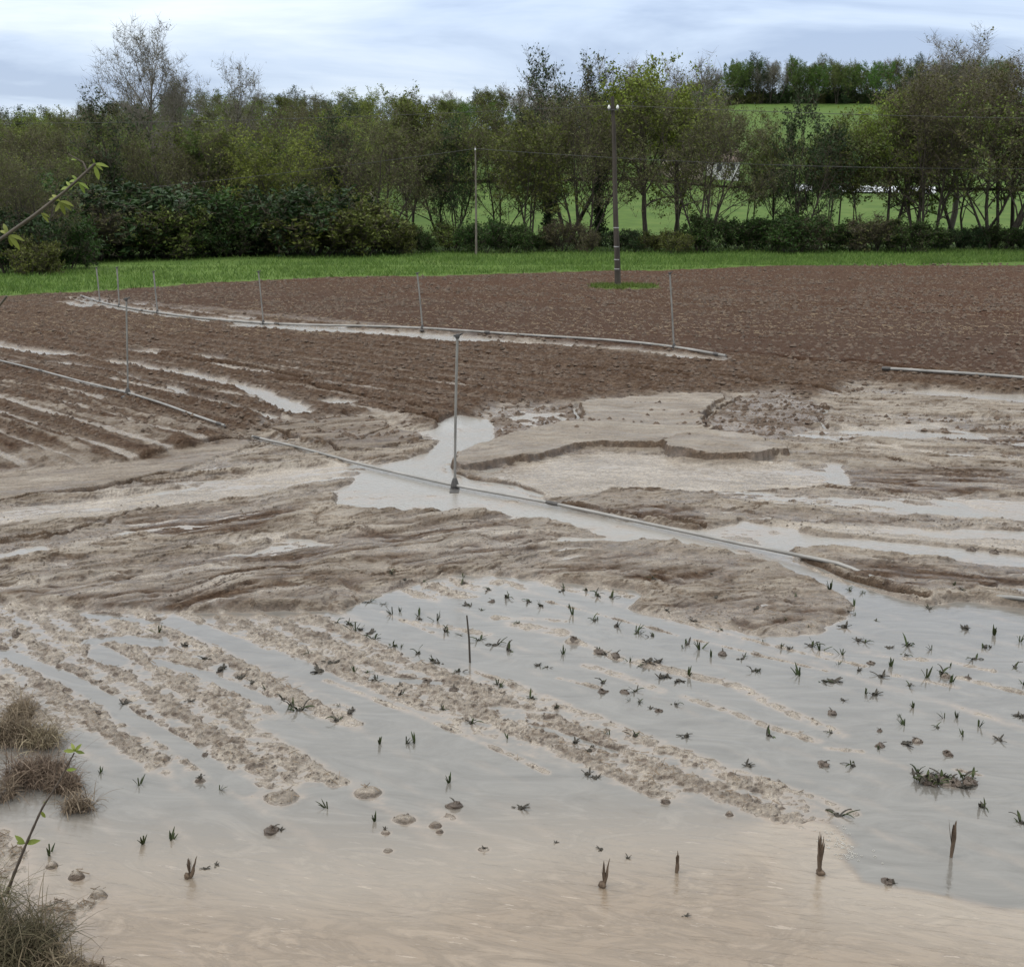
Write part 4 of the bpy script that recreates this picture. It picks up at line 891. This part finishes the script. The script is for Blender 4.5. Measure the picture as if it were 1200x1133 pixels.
# white sheeting in the meadow
def sheet(px0, px1, Yd, label):
    n = 26; r2 = np.random.RandomState(int(px0)); vs = []; xs_ = np.linspace((px0 - CX) / FPX * Yd, (px1 - CX) / FPX * Yd, n)
    prof = [(-1.2, 0), (-.9, .55), (-.3, .95), (.3, .95), (.9, .55), (1.2, 0)]
    for x in xs_:
        s = 1 + r2.uniform(-.18, .18)
        for (a, b) in prof: vs.append((x, Yd + a, float(terrain(x, Yd)) + .1 + b * s))
    k = len(prof); i = np.arange(n - 1)[:, None] * k; j = np.arange(k - 1)[None]
    tag(link('plastic_tunnel', fast_mesh('plastic_tunnel', vs, np.stack([i + j, i + j + 1, i + k + j + 1, i + k + j], -1).reshape(-1, 4), [simple('white_plastic', (.62, .64, .66), (.80, .81, .82), 1, .4, 0)], smooth=True)), label, 'crop tunnel', 'white crop covers in the meadow')
sheet(968, 1036, 183, 'long low white crop cover seen through the thin trunks in the gap')
sheet(1046, 1078, 183, 'short white crop cover right of the long one')
sheet(918, 938, 183, 'small stretch of white crop cover behind the dark multi-stemmed tree')

# ------------------------------------------------------------------ seedlings, clods and stubs in the flood
SEED = leafmat('seedling_leaf', (.020, .026, .010), (.036, .048, .015), (.075, .088, .028), .15)
SEEDD = simple('wilted_leaf', (.022, .018, .012), (.050, .040, .026), 20, .7, .2, .003)
CLODM = simple('wet_clod', (.045, .032, .023), (.11, .08, .058), 22, .55, .8, .012)
STRAW = simple('dry_straw', (.16, .115, .070), (.30, .23, .15), 12, .85, .2, .003)
STRAWD = simple('muddy_straw', (.10, .072, .048), (.24, .18, .125), 12, .85, .2, .003)
def blade(mb, base, az, L, tilt, wd, m=0, n=5, droop=1.2):
    P = []; p_ = np.array(base, float); an = tilt
    d = np.array([math.cos(az), math.sin(az)])
    for i in range(n + 1):
        P.append(p_.copy()); p_ = p_ + np.array([d[0] * math.sin(an), d[1] * math.sin(an), math.cos(an)]) * L / n; an += droop / n
    P = np.array(P); s = np.array([-d[1], d[0], 0]); ww_ = wd * np.sin(np.linspace(.25, math.pi * .97, n + 1))[:, None]
    V = np.concatenate([P - s * ww_, P + s * ww_, P + [0, 0, -wd * .5]]); k = n + 1; i = np.arange(n)
    mb.add(V, np.concatenate([np.stack([i, i + 1, i + 2 * k + 1, i + 2 * k], -1), np.stack([i + 2 * k, i + 2 * k + 1, i + k + 1, i + k], -1)]), m)
def lump(mb, c, r_, seed, m=0, flat=.7):
    r2 = np.random.RandomState(seed); nu, nv = 9, 6; V = []
    for j in range(nv + 1):
        th = math.pi * j / nv
        for i in range(nu):
            ph = 2 * math.pi * i / nu; k_ = r_ * (1 + r2.uniform(-.32, .30))
            V.append((c[0] + math.sin(th) * math.cos(ph) * k_, c[1] + math.sin(th) * math.sin(ph) * k_, c[2] + math.cos(th) * k_ * flat))
    i = np.arange(nv)[:, None] * nu; j = np.arange(nu)[None]
    mb.add(V, np.stack([i + j, i + nu + j, i + nu + (j + 1) % nu, i + (j + 1) % nu], -1).reshape(-1, 4), m)
def seedling(kind, seed):
    r2 = random.Random(seed); mb = MB()
    if kind == 'tuft':
        for i in range(5 + seed % 3): blade(mb, (r2.uniform(-.018, .018), r2.uniform(-.018, .018), -.01), r2.uniform(0, 6.28), r2.uniform(.035, .11), r2.uniform(.05, 1.0), r2.uniform(.005, .010), 0 if r2.random() < .7 else 1, droop=r2.uniform(.1, 2.0))
        lump(mb, (0, 0, -.004), .020, seed, 1)
    elif kind == 'sprig':
        for i in range(3 + seed % 2): blade(mb, (0, 0, -.02), r2.choice((0, math.pi)) + r2.uniform(-.7, .7), r2.uniform(.06, .10), r2.uniform(.2, .8), .0065, droop=r2.uniform(-.1, .7))
        mb.tube([(0, 0, -.03), (.004, 0, .045)], [.005, .004], 5)
    elif kind == 'wilt':
        for i in range(6): blade(mb, (r2.uniform(-.02, .02), r2.uniform(-.02, .02), -.005), r2.uniform(0, 6.28), r2.uniform(.05, .09), r2.uniform(.7, 1.2), .010, 1, droop=r2.uniform(.2, .7))
        lump(mb, (0, 0, .0), .026, seed, 1)
    elif kind == 'clod':
        lump(mb, (0, 0, .004), .045, seed, 2); lump(mb, (.04, .01, 0), .026, seed + 1, 2); blade(mb, (0, 0, .02), 1 + seed, .06, .5, .007, 1)
    return mb.mesh('seedling', [SEED, SEEDD, CLODM])
SM = {k: [seedling(k, s) for s in range(8)] for k in ('tuft', 'sprig', 'wilt', 'clod')}
SP_ = {
 'tuft': [(432, 706), (395, 730), (437, 749), (462, 757), (490, 766), (507, 774), (537, 787), (523, 740), (580, 756), (597, 762), (561, 750), (364, 769), (582, 802), (469, 814), (519, 831), (552, 847), (311, 810), (332, 819), (352, 832), (395, 845), (497, 682), (542, 685), (572, 691), (594, 700), (660, 692), (686, 692), (700, 698), (716, 700), (697, 727), (722, 734), (764, 745), (805, 755), (870, 772), (706, 800), (745, 810), (792, 825), (624, 818), (652, 830), (744, 862), (950, 757), (1142, 772), (1190, 782), (1104, 790), (1000, 897), (1075, 906), (1092, 910), (1110, 915), (1151, 945), (981, 955), (902, 862), (1197, 964), (966, 799), (1064, 756), (634, 710), (619, 705), (342, 826)],
 'sprig': [(460, 719), (491, 721), (512, 727), (416, 739), (415, 790), (745, 740), (526, 917), (445, 871), (476, 869), (486, 869), (961, 762), (987, 767), (1044, 780), (1092, 761), (1165, 744), (1195, 752), (937, 792), (1014, 812), (1070, 829), (1086, 794), (1115, 799), (1107, 841), (1121, 841), (1147, 851), (1060, 850), (1001, 710), (820, 761), (807, 792), (660, 766), (384, 947), (439, 962), (168, 988), (200, 985), (58, 1000), (186, 742), (163, 920), (118, 905), (257, 925), (972, 694), (671, 720)],
 'wilt': [(387, 779), (375, 787), (440, 798), (760, 777), (771, 776), (775, 794), (804, 863), (674, 870), (691, 880), (697, 912), (688, 907), (610, 947), (877, 897), (989, 735), (1131, 737), (1025, 814), (975, 799), (1060, 871), (1172, 867), (1127, 922), (567, 995), (147, 824), (217, 757), (240, 772), (259, 784), (281, 795), (296, 801), (222, 822), (235, 915), (1047, 1034), (254, 1013), (451, 974), (240, 1018), (705, 995), (735, 1005), (804, 1073), (330, 972), (652, 987), (1197, 840)],
 'clod': [(500, 799), (532, 809), (577, 705), (672, 752), (702, 765), (722, 770), (772, 833), (847, 767), (706, 811), (1021, 777), (1031, 856), (1032, 874), (1075, 868), (1110, 884), (965, 896), (975, 836), (1120, 920), (1134, 795), (534, 945), (1139, 645), (1165, 648), (319, 974), (115, 837), (732, 811), (1040, 1033), (175, 840), (240, 885), (20, 745)],
}
rr2 = random.Random(77); XTRA = []
while len(XTRA) < 95:
    a = rr2.uniform(395, 1190); b = rr2.uniform(682, 830) if rr2.random() < .7 else rr2.uniform(720, 900)
    if a < 560 and b > 690 + (640 - a) * .9: continue
    x, y = G(a, b); x = float(x); y = float(y); q = float(rowc(x, y)); y += (round(q / .6) * .6 + .15 - q) * 1.2; XTRA.append((x, y))
LS = {'tuft': ('small green crop seedling standing in the flooded rows', 'leafy seedlings in the flooded rows'), 'sprig': ('thin bent seedling with two or three dark leaves in the flood water', 'thin seedlings in the flood water'), 'wilt': ('flattened wilted seedling caught in mud', 'wilted seedlings in the mud'), 'clod': ('dark earth clod poking out of the water', 'earth clods in the water')}
NAMES = {'tuft': 'seedling', 'sprig': 'seedling', 'wilt': 'wilted_seedling', 'clod': 'earth_clod'}
SPEC = {(1075, 906): 'left green clump of the large floating weed mat at the right', (1000, 897): 'upright green seedling left of the large weed mat', (1151, 945): 'green seedling right of and nearer than the large weed mat', (744, 862): 'green seedling alone on the muddy bed in the middle', (395, 845): 'nearest green seedling at the end of the left seedling row', (1142, 772): 'round green seedling near the right edge, far from the others', (902, 862): 'dark pointed seedling above the silted bed right of the middle', (981, 955): 'green seedling just above the bubbling edge of the brown water', (526, 917): 'bent seedling lying on the open water below the middle bed', (610, 947): 'small dark seedling alone on open water below the middle', (319, 974): 'round dark clod alone in the pale water at the lower left', (534, 945): 'flat dark clod on the open water below the bent seedling', (352, 832): 'broadest green seedling of the left seedling row', (1064, 756): 'dark heavy seedling with a bent top near the right mud island', (1139, 645): 'dark clod in the far strip of water near the right edge'}
for kd, L_ in SP_.items():
    for i, (a, b) in enumerate(L_):
        x, y = G(a, b); h_, _, _ = relief(np.array([x]), np.array([y])); z = max(0.0, float(h_[0]))
        if kd == 'clod': z = max(z - .01, -.01)
        mesh = SM[kd][(i * 5 + 3) % 8]; o = link(NAMES[kd], mesh, loc=(float(x), float(y), z))
        s = {'tuft': .85, 'sprig': .95, 'wilt': .75, 'clod': .7}[kd] * rnd.uniform(.75, 1.25) * (1.3 if (a, b) in SPEC else 1)
        if y > 8: s *= 1.25
        if b > 950 and kd == 'wilt': s *= .5
        o.scale = (s, s, s * rnd.uniform(.9, 1.25)); o.rotation_euler = (0, 0, rnd.uniform(0, 6.28))
        if (a, b) in SPEC: tag(o, SPEC[(a, b)], 'clod' if kd == 'clod' else 'seedling', LS[kd][1])
        else: tag(o, LS[kd][0], 'clod' if kd == 'clod' else 'seedling', LS[kd][1])
for i, (x, y) in enumerate(XTRA):
    h_, _, _ = relief(np.array([x]), np.array([y])); kd = ('sprig', 'tuft', 'wilt')[i % 3]
    o = link(NAMES[kd], SM[kd][i % 8], loc=(x, y, max(0.0, float(h_[0])))); q = rnd.uniform(.5, .95); o.scale = (q, q, q * rnd.uniform(.7, 1.1)); o.rotation_euler = (0, 0, rnd.uniform(0, 6.28)); tag(o, LS[kd][0], 'seedling', LS[kd][1])
# floating weed mat
x, y = G(1108, 916); mb = MB(); r2 = random.Random(8)
for i in range(16): lump(mb, (r2.uniform(-.17, .17), r2.uniform(-.05, .05), .01), r2.uniform(.018, .035), i, 1)
for i in range(46): blade(mb, (r2.uniform(-.22, .18), r2.uniform(-.06, .06), .01), r2.uniform(0, 6.28), r2.uniform(.05, .10), r2.uniform(.3, 1.2), .010, 0 if r2.random() < .5 else 2, droop=.6)
tag(link('weed_mat', mb.mesh('weed_mat', [SEED, CLODM, SEEDD]), loc=(float(x), float(y), 0)), 'large tangled mat of weeds and earth floating in the water at the right', 'weeds')
# broken maize stubs in the foreground
STUB = simple('rotten_stub', (.050, .032, .020), (.14, .095, .060), 30, .8, .8, .006, (1, 1, .3))
def stub(px_, yb, pxt, yt, wd, label, extra=0):
    x, y = G(px_, yb); x = float(x); y = float(y); tp = AT(pxt, yt, y); H = tp[2]; dx_ = tp[0] - x; r2 = random.Random(int(px_)); mb = MB()
    n = 9; P = [(dx_ * s + r2.uniform(-.003, .003), r2.uniform(-.003, .003), -.05 + (H + .05) * s) for s in np.linspace(0, 1, n)]
    prof = [wd * .55, wd * .6, wd * .8, wd, wd * .95, wd * .75, wd * .5, wd * .3, .001]
    mb.tube(P, [q * r2.uniform(.85, 1.15) for q in prof], 8)
    for i in range(5 + extra): blade(mb, (dx_ * .2, 0, H * r2.uniform(.05, .3)), r2.uniform(0, 6.28), H * r2.uniform(.5, .8), r2.uniform(.05, .25), wd * .7, 0, droop=-.1)
    if extra: lump(mb, (0, 0, .01), wd * 2.0, int(px_), 0, .9)
    tag(link('maize_stub', mb.mesh('maize_stub', [STUB], True), loc=(x, y, 0)), label, 'plant stub', 'dead plant stubs in the foreground water')
stub(1114, 1004, 1121, 961, .012, 'tallest pointed brown stub, in the clear grey water at the lower right')
stub(961, 1024, 961, 974, .013, 'pointed brown stub with a thick foot at the bubbling edge of the brown water', 4)
stub(793, 1022, 794, 996, .011, 'straight brown stub in the brown water right of the leaning one')
stub(706, 1038, 715, 1005, .011, 'leaning brown stub with a thick foot in the brown water', 1)
stub(220, 1028, 231, 1002, .010, 'short brown stub with a round muddy foot at the lower left', 5)
# bubbles at the edge of the brown water
r2 = random.Random(9); mb = MB()
for i in range(60):
    t_ = r2.random(); a = 985 + 14 * r2.gauss(0, 1); b = 988 + 11 * r2.gauss(0, 1) + (a - 985) * .5
    x, y = G(a, b); rr_ = r2.uniform(.004, .010); th = np.arange(8) * math.pi / 4
    mb.tube([(x + rr_ * math.cos(q), y + rr_ * math.sin(q), .002) for q in list(th) + [0]], .0013, 4, cap=False)
tag(link('foam', mb.mesh('foam', [simple('foam', (.36, .34, .30), (.48, .45, .41), 20, .4, 0)])), 'pale foam rings on the edge of the brown water around the pointed stub', 'foam', kind='stuff')

# ------------------------------------------------------------------ clods and straw litter lying about
def scatter(name, n, px0, px1, py0, py1, smin, smax, m, label, cat, seed, straw=False, test=None):
    r2 = np.random.RandomState(seed); a = r2.uniform(px0, px1, n); b = r2.uniform(py0, py1, n); x, y = G(a, b)
    h_, s_, _ = relief(x, y); k = h_ > .004
    if test is not None: k &= test(x, y, h_, s_)
    x, y, h_ = x[k], y[k], h_[k]; n = len(x); sc = r2.uniform(smin, smax, n) * np.clip(y / 12, .8, 2.2)
    C = np.stack([x, y, h_], -1)
    if straw:
        an = r2.uniform(0, 6.28, n); d = np.stack([np.cos(an), np.sin(an), r2.uniform(-.1, .5, n)], -1) * sc[:, None]; wv = np.stack([-np.sin(an), np.cos(an), np.zeros(n)], -1) * (.06 * sc[:, None]); up2 = np.array([0, 0, 1.]) * .08 * sc[:, None]
        V = np.stack([C - d + wv + .006, C - d - wv + .006, C - d + up2 + .008, C + d + wv + .006, C + d - wv + .006, C + d + up2 + .008], 1).reshape(-1, 3); q = np.arange(n)[:, None] * 6
        Fc = np.concatenate([q + [[0, 1, 4, 3]], q + [[1, 2, 5, 4]], q + [[2, 0, 3, 5]]])
    else:
        oc = np.array([(1, 0, 0), (.3, .9, .1), (-.8, .6, 0), (-.9, -.5, .1), (.2, -1, 0), (.1, .1, .8), (-.2, 0, -.6)], float)
        V = (C[:, None] + oc[None] * sc[:, None, None] * r2.uniform(.6, 1.3, (n, 7, 3))).reshape(-1, 3); q = np.arange(n)[:, None] * 7
        Fc = np.concatenate([q + [[i, (i + 1) % 5, 5]] for i in range(5)] + [q + [[(i + 1) % 5, i, 6]] for i in range(5)])
    tag(link(name, fast_mesh(name, V, Fc, [m])), label, cat, kind='stuff')
DRYC = simple('dry_clod', (.045, .029, .019), (.125, .085, .058), 9, .9, .5, .01)
scatter('soil_clods', 15000, -60, 1260, 312, 372, .012, .05, DRYC, 'loose soil clods over the far ploughed field', 'soil clods', 1, test=lambda x, y, h, s: (y < verge_y(x) - .3) & (fbm(x * .6, y * .6, 3, 3) > -.1 ))
scatter('furrow_clods', 9000, -60, 1260, 372, 520, .015, .04, DRYC, 'soil clods along the furrows in the middle distance', 'soil clods', 2, test=lambda x, y, h, s: s < .5)
scatter('mud_crumbs', 11000, -60, 1260, 590, 960, .004, .017, CLODM, 'dark mud crumbs scattered over the silt', 'mud crumbs', 3, test=lambda x, y, h, s: (h > .006) & (fbm(x * 1.5, y * 1.5, 3, 2) > -.05))
scatter('straw_litter', 9000, -60, 1260, 312, 400, .018, .045, STRAW, 'pale straw bits on the far ploughed field', 'straw', 4, True, test=lambda x, y, h, s: y < verge_y(x) - .2)
scatter('bank_litter', 2600, -60, 140, 960, 1150, .010, .038, STRAWD, 'broken straw on the muddy bank at the lower left', 'straw', 5, True)
scatter('bed_litter', 3000, 0, 960, 715, 950, .012, .04, STRAWD, 'short bits of dead stalk on the silted beds', 'stalk bits', 6, True, test=lambda x, y, h, s: h > .008)

# ------------------------------------------------------------------ dry grass clumps and bank vegetation, lower left
DG = leafmat('dead_grass', (.085, .060, .038), (.17, .125, .082), (.31, .245, .17), .2)
BG = leafmat('bank_grass', (.050, .045, .020), (.085, .078, .034), (.19, .155, .09), .15)
def clump(px_, py_, rx, ry, n, Lm, m, label, seed, name='grass_clump', tl=1.2, wd=.0020):
    x, y = G(px_, py_); x = float(x); y = float(y); mb = MB(); r2 = random.Random(seed)
    for i in range(n):
        a = r2.uniform(0, 6.28); q = math.sqrt(r2.random())
        blade(mb, (math.cos(a) * q * rx, math.sin(a) * q * ry, (1 - q * q) * Lm * .30 + r2.uniform(-.01, .01)), r2.uniform(0, 6.28), (r2.uniform(.35, 1) ** 1.5 if r2.random() < .9 else r2.uniform(1.2, 1.9)) * Lm, r2.uniform(0, tl), wd * r2.uniform(.6, 1.5), 0, 5, r2.uniform(.6, 3.0))
    for i in range(7): lump(mb, (r2.uniform(-.6, .6) * rx, r2.uniform(-.6, .6) * ry, 0), rx * r2.uniform(.25, .45), seed * 10 + i, 1, .5)
    tag(link(name, mb.mesh(name, [m, CLODM]), loc=(x, y, 0)), label, 'grass clump', 'dead grass clumps at the lower left')
clump(8, 866, .24, .13, 1500, .19, DG, 'dark dead grass clump at the left edge, farthest of the clumps', 1)
clump(45, 912, .20, .15, 1500, .17, DG, 'brown matted grass clump behind the sapling stem', 2)
clump(52, 872, .12, .12, 560, .16, DG, 'small brown clump joining the two larger clumps', 3)
clump(92, 948, .10, .06, 420, .12, DG, 'tuft of dead grass at the tip of the little pool', 4)
clump(75, 925, .11, .07, 620, .13, DG, 'ragged dead grass joining the brown clump to the tuft at the pool tip', 10)
clump(25, 838, .10, .10, 520, .14, DG, 'low straw coloured clump at the top of the left clump row', 11)
clump(2, 935, .10, .10, 240, .17, DG, 'pale dead grass at the left edge beside the little pool', 5)
clump(10, 1125, .24, .22, 1500, .26, BG, 'green brown grass clump in the lower left corner', 6)
clump(-30, 1085, .16, .2, 600, .26, BG, 'grass clump at the foot of the sapling', 7)
clump(62, 1142, .16, .10, 420, .15, DG, 'low straw coloured clump at the bottom edge', 8)
clump(105, 1140, .10, .06, 200, .08, DG, 'low tangle of dead stalks right of the corner clump', 9)
def stalk(pts_px, Yd, r0, m, label, leaves=()):
    pass
# sapling with opening leaves
TWM = simple('sapling_bark', (.045, .032, .024), (.10, .075, .055), 30, .7, .3, .002)
YL = leafmat('young_leaf', (.12, .15, .03), (.20, .24, .05), (.30, .33, .09), .35)
def leafblade(mb, base, d, L, wd, m, curl=.6):
    d = np.array(d, float); d /= np.linalg.norm(d); s = np.cross(d, (0.2, -.8, .5)); s /= np.linalg.norm(s); u = np.cross(s, d); n = 6; P = []; p_ = np.array(base, float); dd = d.copy()
    for i in range(n + 1): P.append(p_.copy()); p_ = p_ + dd * L / n; dd = dd - u * curl / n * np.sign(u[2] + 1e-6); dd /= np.linalg.norm(dd)
    P = np.array(P); ww_ = wd * np.sin(np.linspace(.15, math.pi * .98, n + 1))[:, None]
    V = np.concatenate([P - s * ww_ + u * ww_ * .3, P, P + s * ww_ + u * ww_ * .3]); k = n + 1; i = np.arange(n)
    mb.add(V, np.concatenate([np.stack([i, i + 1, i + k + 1, i + k], -1), np.stack([i + k, i + k + 1, i + 2 * k + 1, i + 2 * k], -1)]), m)
def twig_plant(name, path, Yd, r0, r1, bunches, label, cat, extra=(), leafL=.055, leafw=.010, base_z=None, lsc=1.0):
    """path: photograph points of the stem at distance Yd (front plane), bunches: (point, list of leaf directions)"""
    P3 = [AT(a, b, Yd) for a, b in path]
    if base_z is not None: P3 = list(base_z) + P3
    o0 = P3[0]; root = empty(name, o0, label, cat)
    q = np.array(P3) - np.array(o0)
    # smooth
    d = np.concatenate([[0], np.cumsum(np.linalg.norm(np.diff(q, axis=0), axis=1))]); s = np.linspace(0, d[-1], 40)
    pts = np.stack([np.interp(s, d, q[:, i]) for i in range(3)], -1)
    for _ in range(2): pts[1:-1] = (pts[:-2] + 2 * pts[1:-1] + pts[2:]) / 4
    mb = MB(); mb.tube(pts, np.linspace(r0, r1, 40) * (1 + .12 * np.sin(np.arange(40) * 2.1)), 8)
    for line, rr_ in extra:
        mb.tube(np.array([AT(a, b, Yd) for a, b in line]) - np.array(o0), np.linspace(rr_, rr_ * .5, len(line)), 6)
    link('stem', mb.mesh('stem', [TWM], True), root)
    for (a, b), dirs in bunches:
        c_ = np.array(AT(a, b, Yd)) - np.array(o0); mb = MB()
        for (dx_, dy_, dz_, L) in dirs: leafblade(mb, c_, (dx_, dy_, dz_), L * lsc, leafw * L / leafL, 0, .6 if lsc == 1 else 1.6)
        link('leaf_bunch', mb.mesh('leaf_bunch', [YL], True), root)
xs0, ys0 = G(6, 1046); Yd = float(ys0)
twig_plant('sapling', [(14, 1030), (30, 990), (50, 945), (68, 918), (80, 895), (87, 882)], Yd, .0095, .0035,
 [((88, 880), [(.5, .1, .6, .05), (-.7, -.2, .15, .06), (.9, 0, -.2, .05), (.1, -.5, .8, .04), (-.3, .2, .5, .05)]), ((29, 988), [(-.5, -.2, .7, .07), (.9, .1, .15, .08), (-.9, 0, .1, .05)]), ((56, 938), [(-.7, 0, -.5, .04)]), ((78, 902), [(.9, 0, .1, .05)]), ((48, 950), [(.4, 0, -.9, .05)])],
 'leafy young sapling stem leaning over the water at the lower left', 'sapling', extra=[([(62, 925), (66, 905), (70, 868)], .0015)], base_z=[(float(xs0), Yd, -.03)])
# bough reaching into the picture at the upper left, on a shrub rooted out of frame
Yb = 3.0
b0 = AT(-30, 296, Yb)
bp = [(b0[0] - 1.05, Yb + .1, -.1), (b0[0] - .95, Yb + .08, 1.2), (b0[0] - .75, Yb + .03, 2.4), (b0[0] - .4, Yb, 3.15)]
twig_plant('overhanging_branch', [(-30, 298), (0, 280), (35, 258), (62, 240), (85, 222), (103, 203), (112, 192)], Yb, .016, .0035,
 [((110, 193), [(.9, -.1, .1, .055), (.3, 0, -1, .065), (.3, -.3, .9, .035), (-.7, 0, -.2, .04), (.95, .1, -.35, .04)]),
  ((92, 214), [(-.8, 0, .3, .05), (.8, 0, -.3, .045), (-.5, -.2, .9, .04), (.5, 0, -.8, .05), (-.9, 0, -.3, .055)]),
  ((84, 222), [(-.9, 0, .25, .06), (-.4, 0, .8, .045)]),
  ((70, 236), [(-.9, 0, .4, .06), (.9, 0, -.1, .055), (.3, 0, -.9, .06), (-.3, 0, -.9, .05), (-.6, 0, .7, .05), (.9, 0, -.5, .055)]),
  ((48, 250), [(.8, 0, -.2, .035), (.6, 0, -.6, .045), (.9, 0, -.5, .03)]),
  ((10, 276), [(.9, 0, -.1, .06), (.6, 0, -.7, .07), (.2, 0, -1, .05), (-.3, 0, .9, .06), (-.6, 0, .5, .05)]),
  ((90, 188), [(-.8, 0, .3, .03)])],
 'bare dark branch with opening yellow green leaves reaching in at the upper left', 'branch', extra=[([(103, 203), (97, 190), (80, 181)], .003)], base_z=bp, leafL=.055, leafw=.0050, lsc=.72)
# short twig end low on the left edge
x = AT(-2, 358, Yb)
twig_plant('twig', [(-40, 400), (-12, 372), (2, 355), (8, 347)], Yb, .008, .003, [], 'short dark twig end poking in at the left edge', 'twig', base_z=[(x[0] - .5, Yb, -.1), (x[0] - .4, Yb, 1.5), (x[0] - .2, Yb, 2.6)])
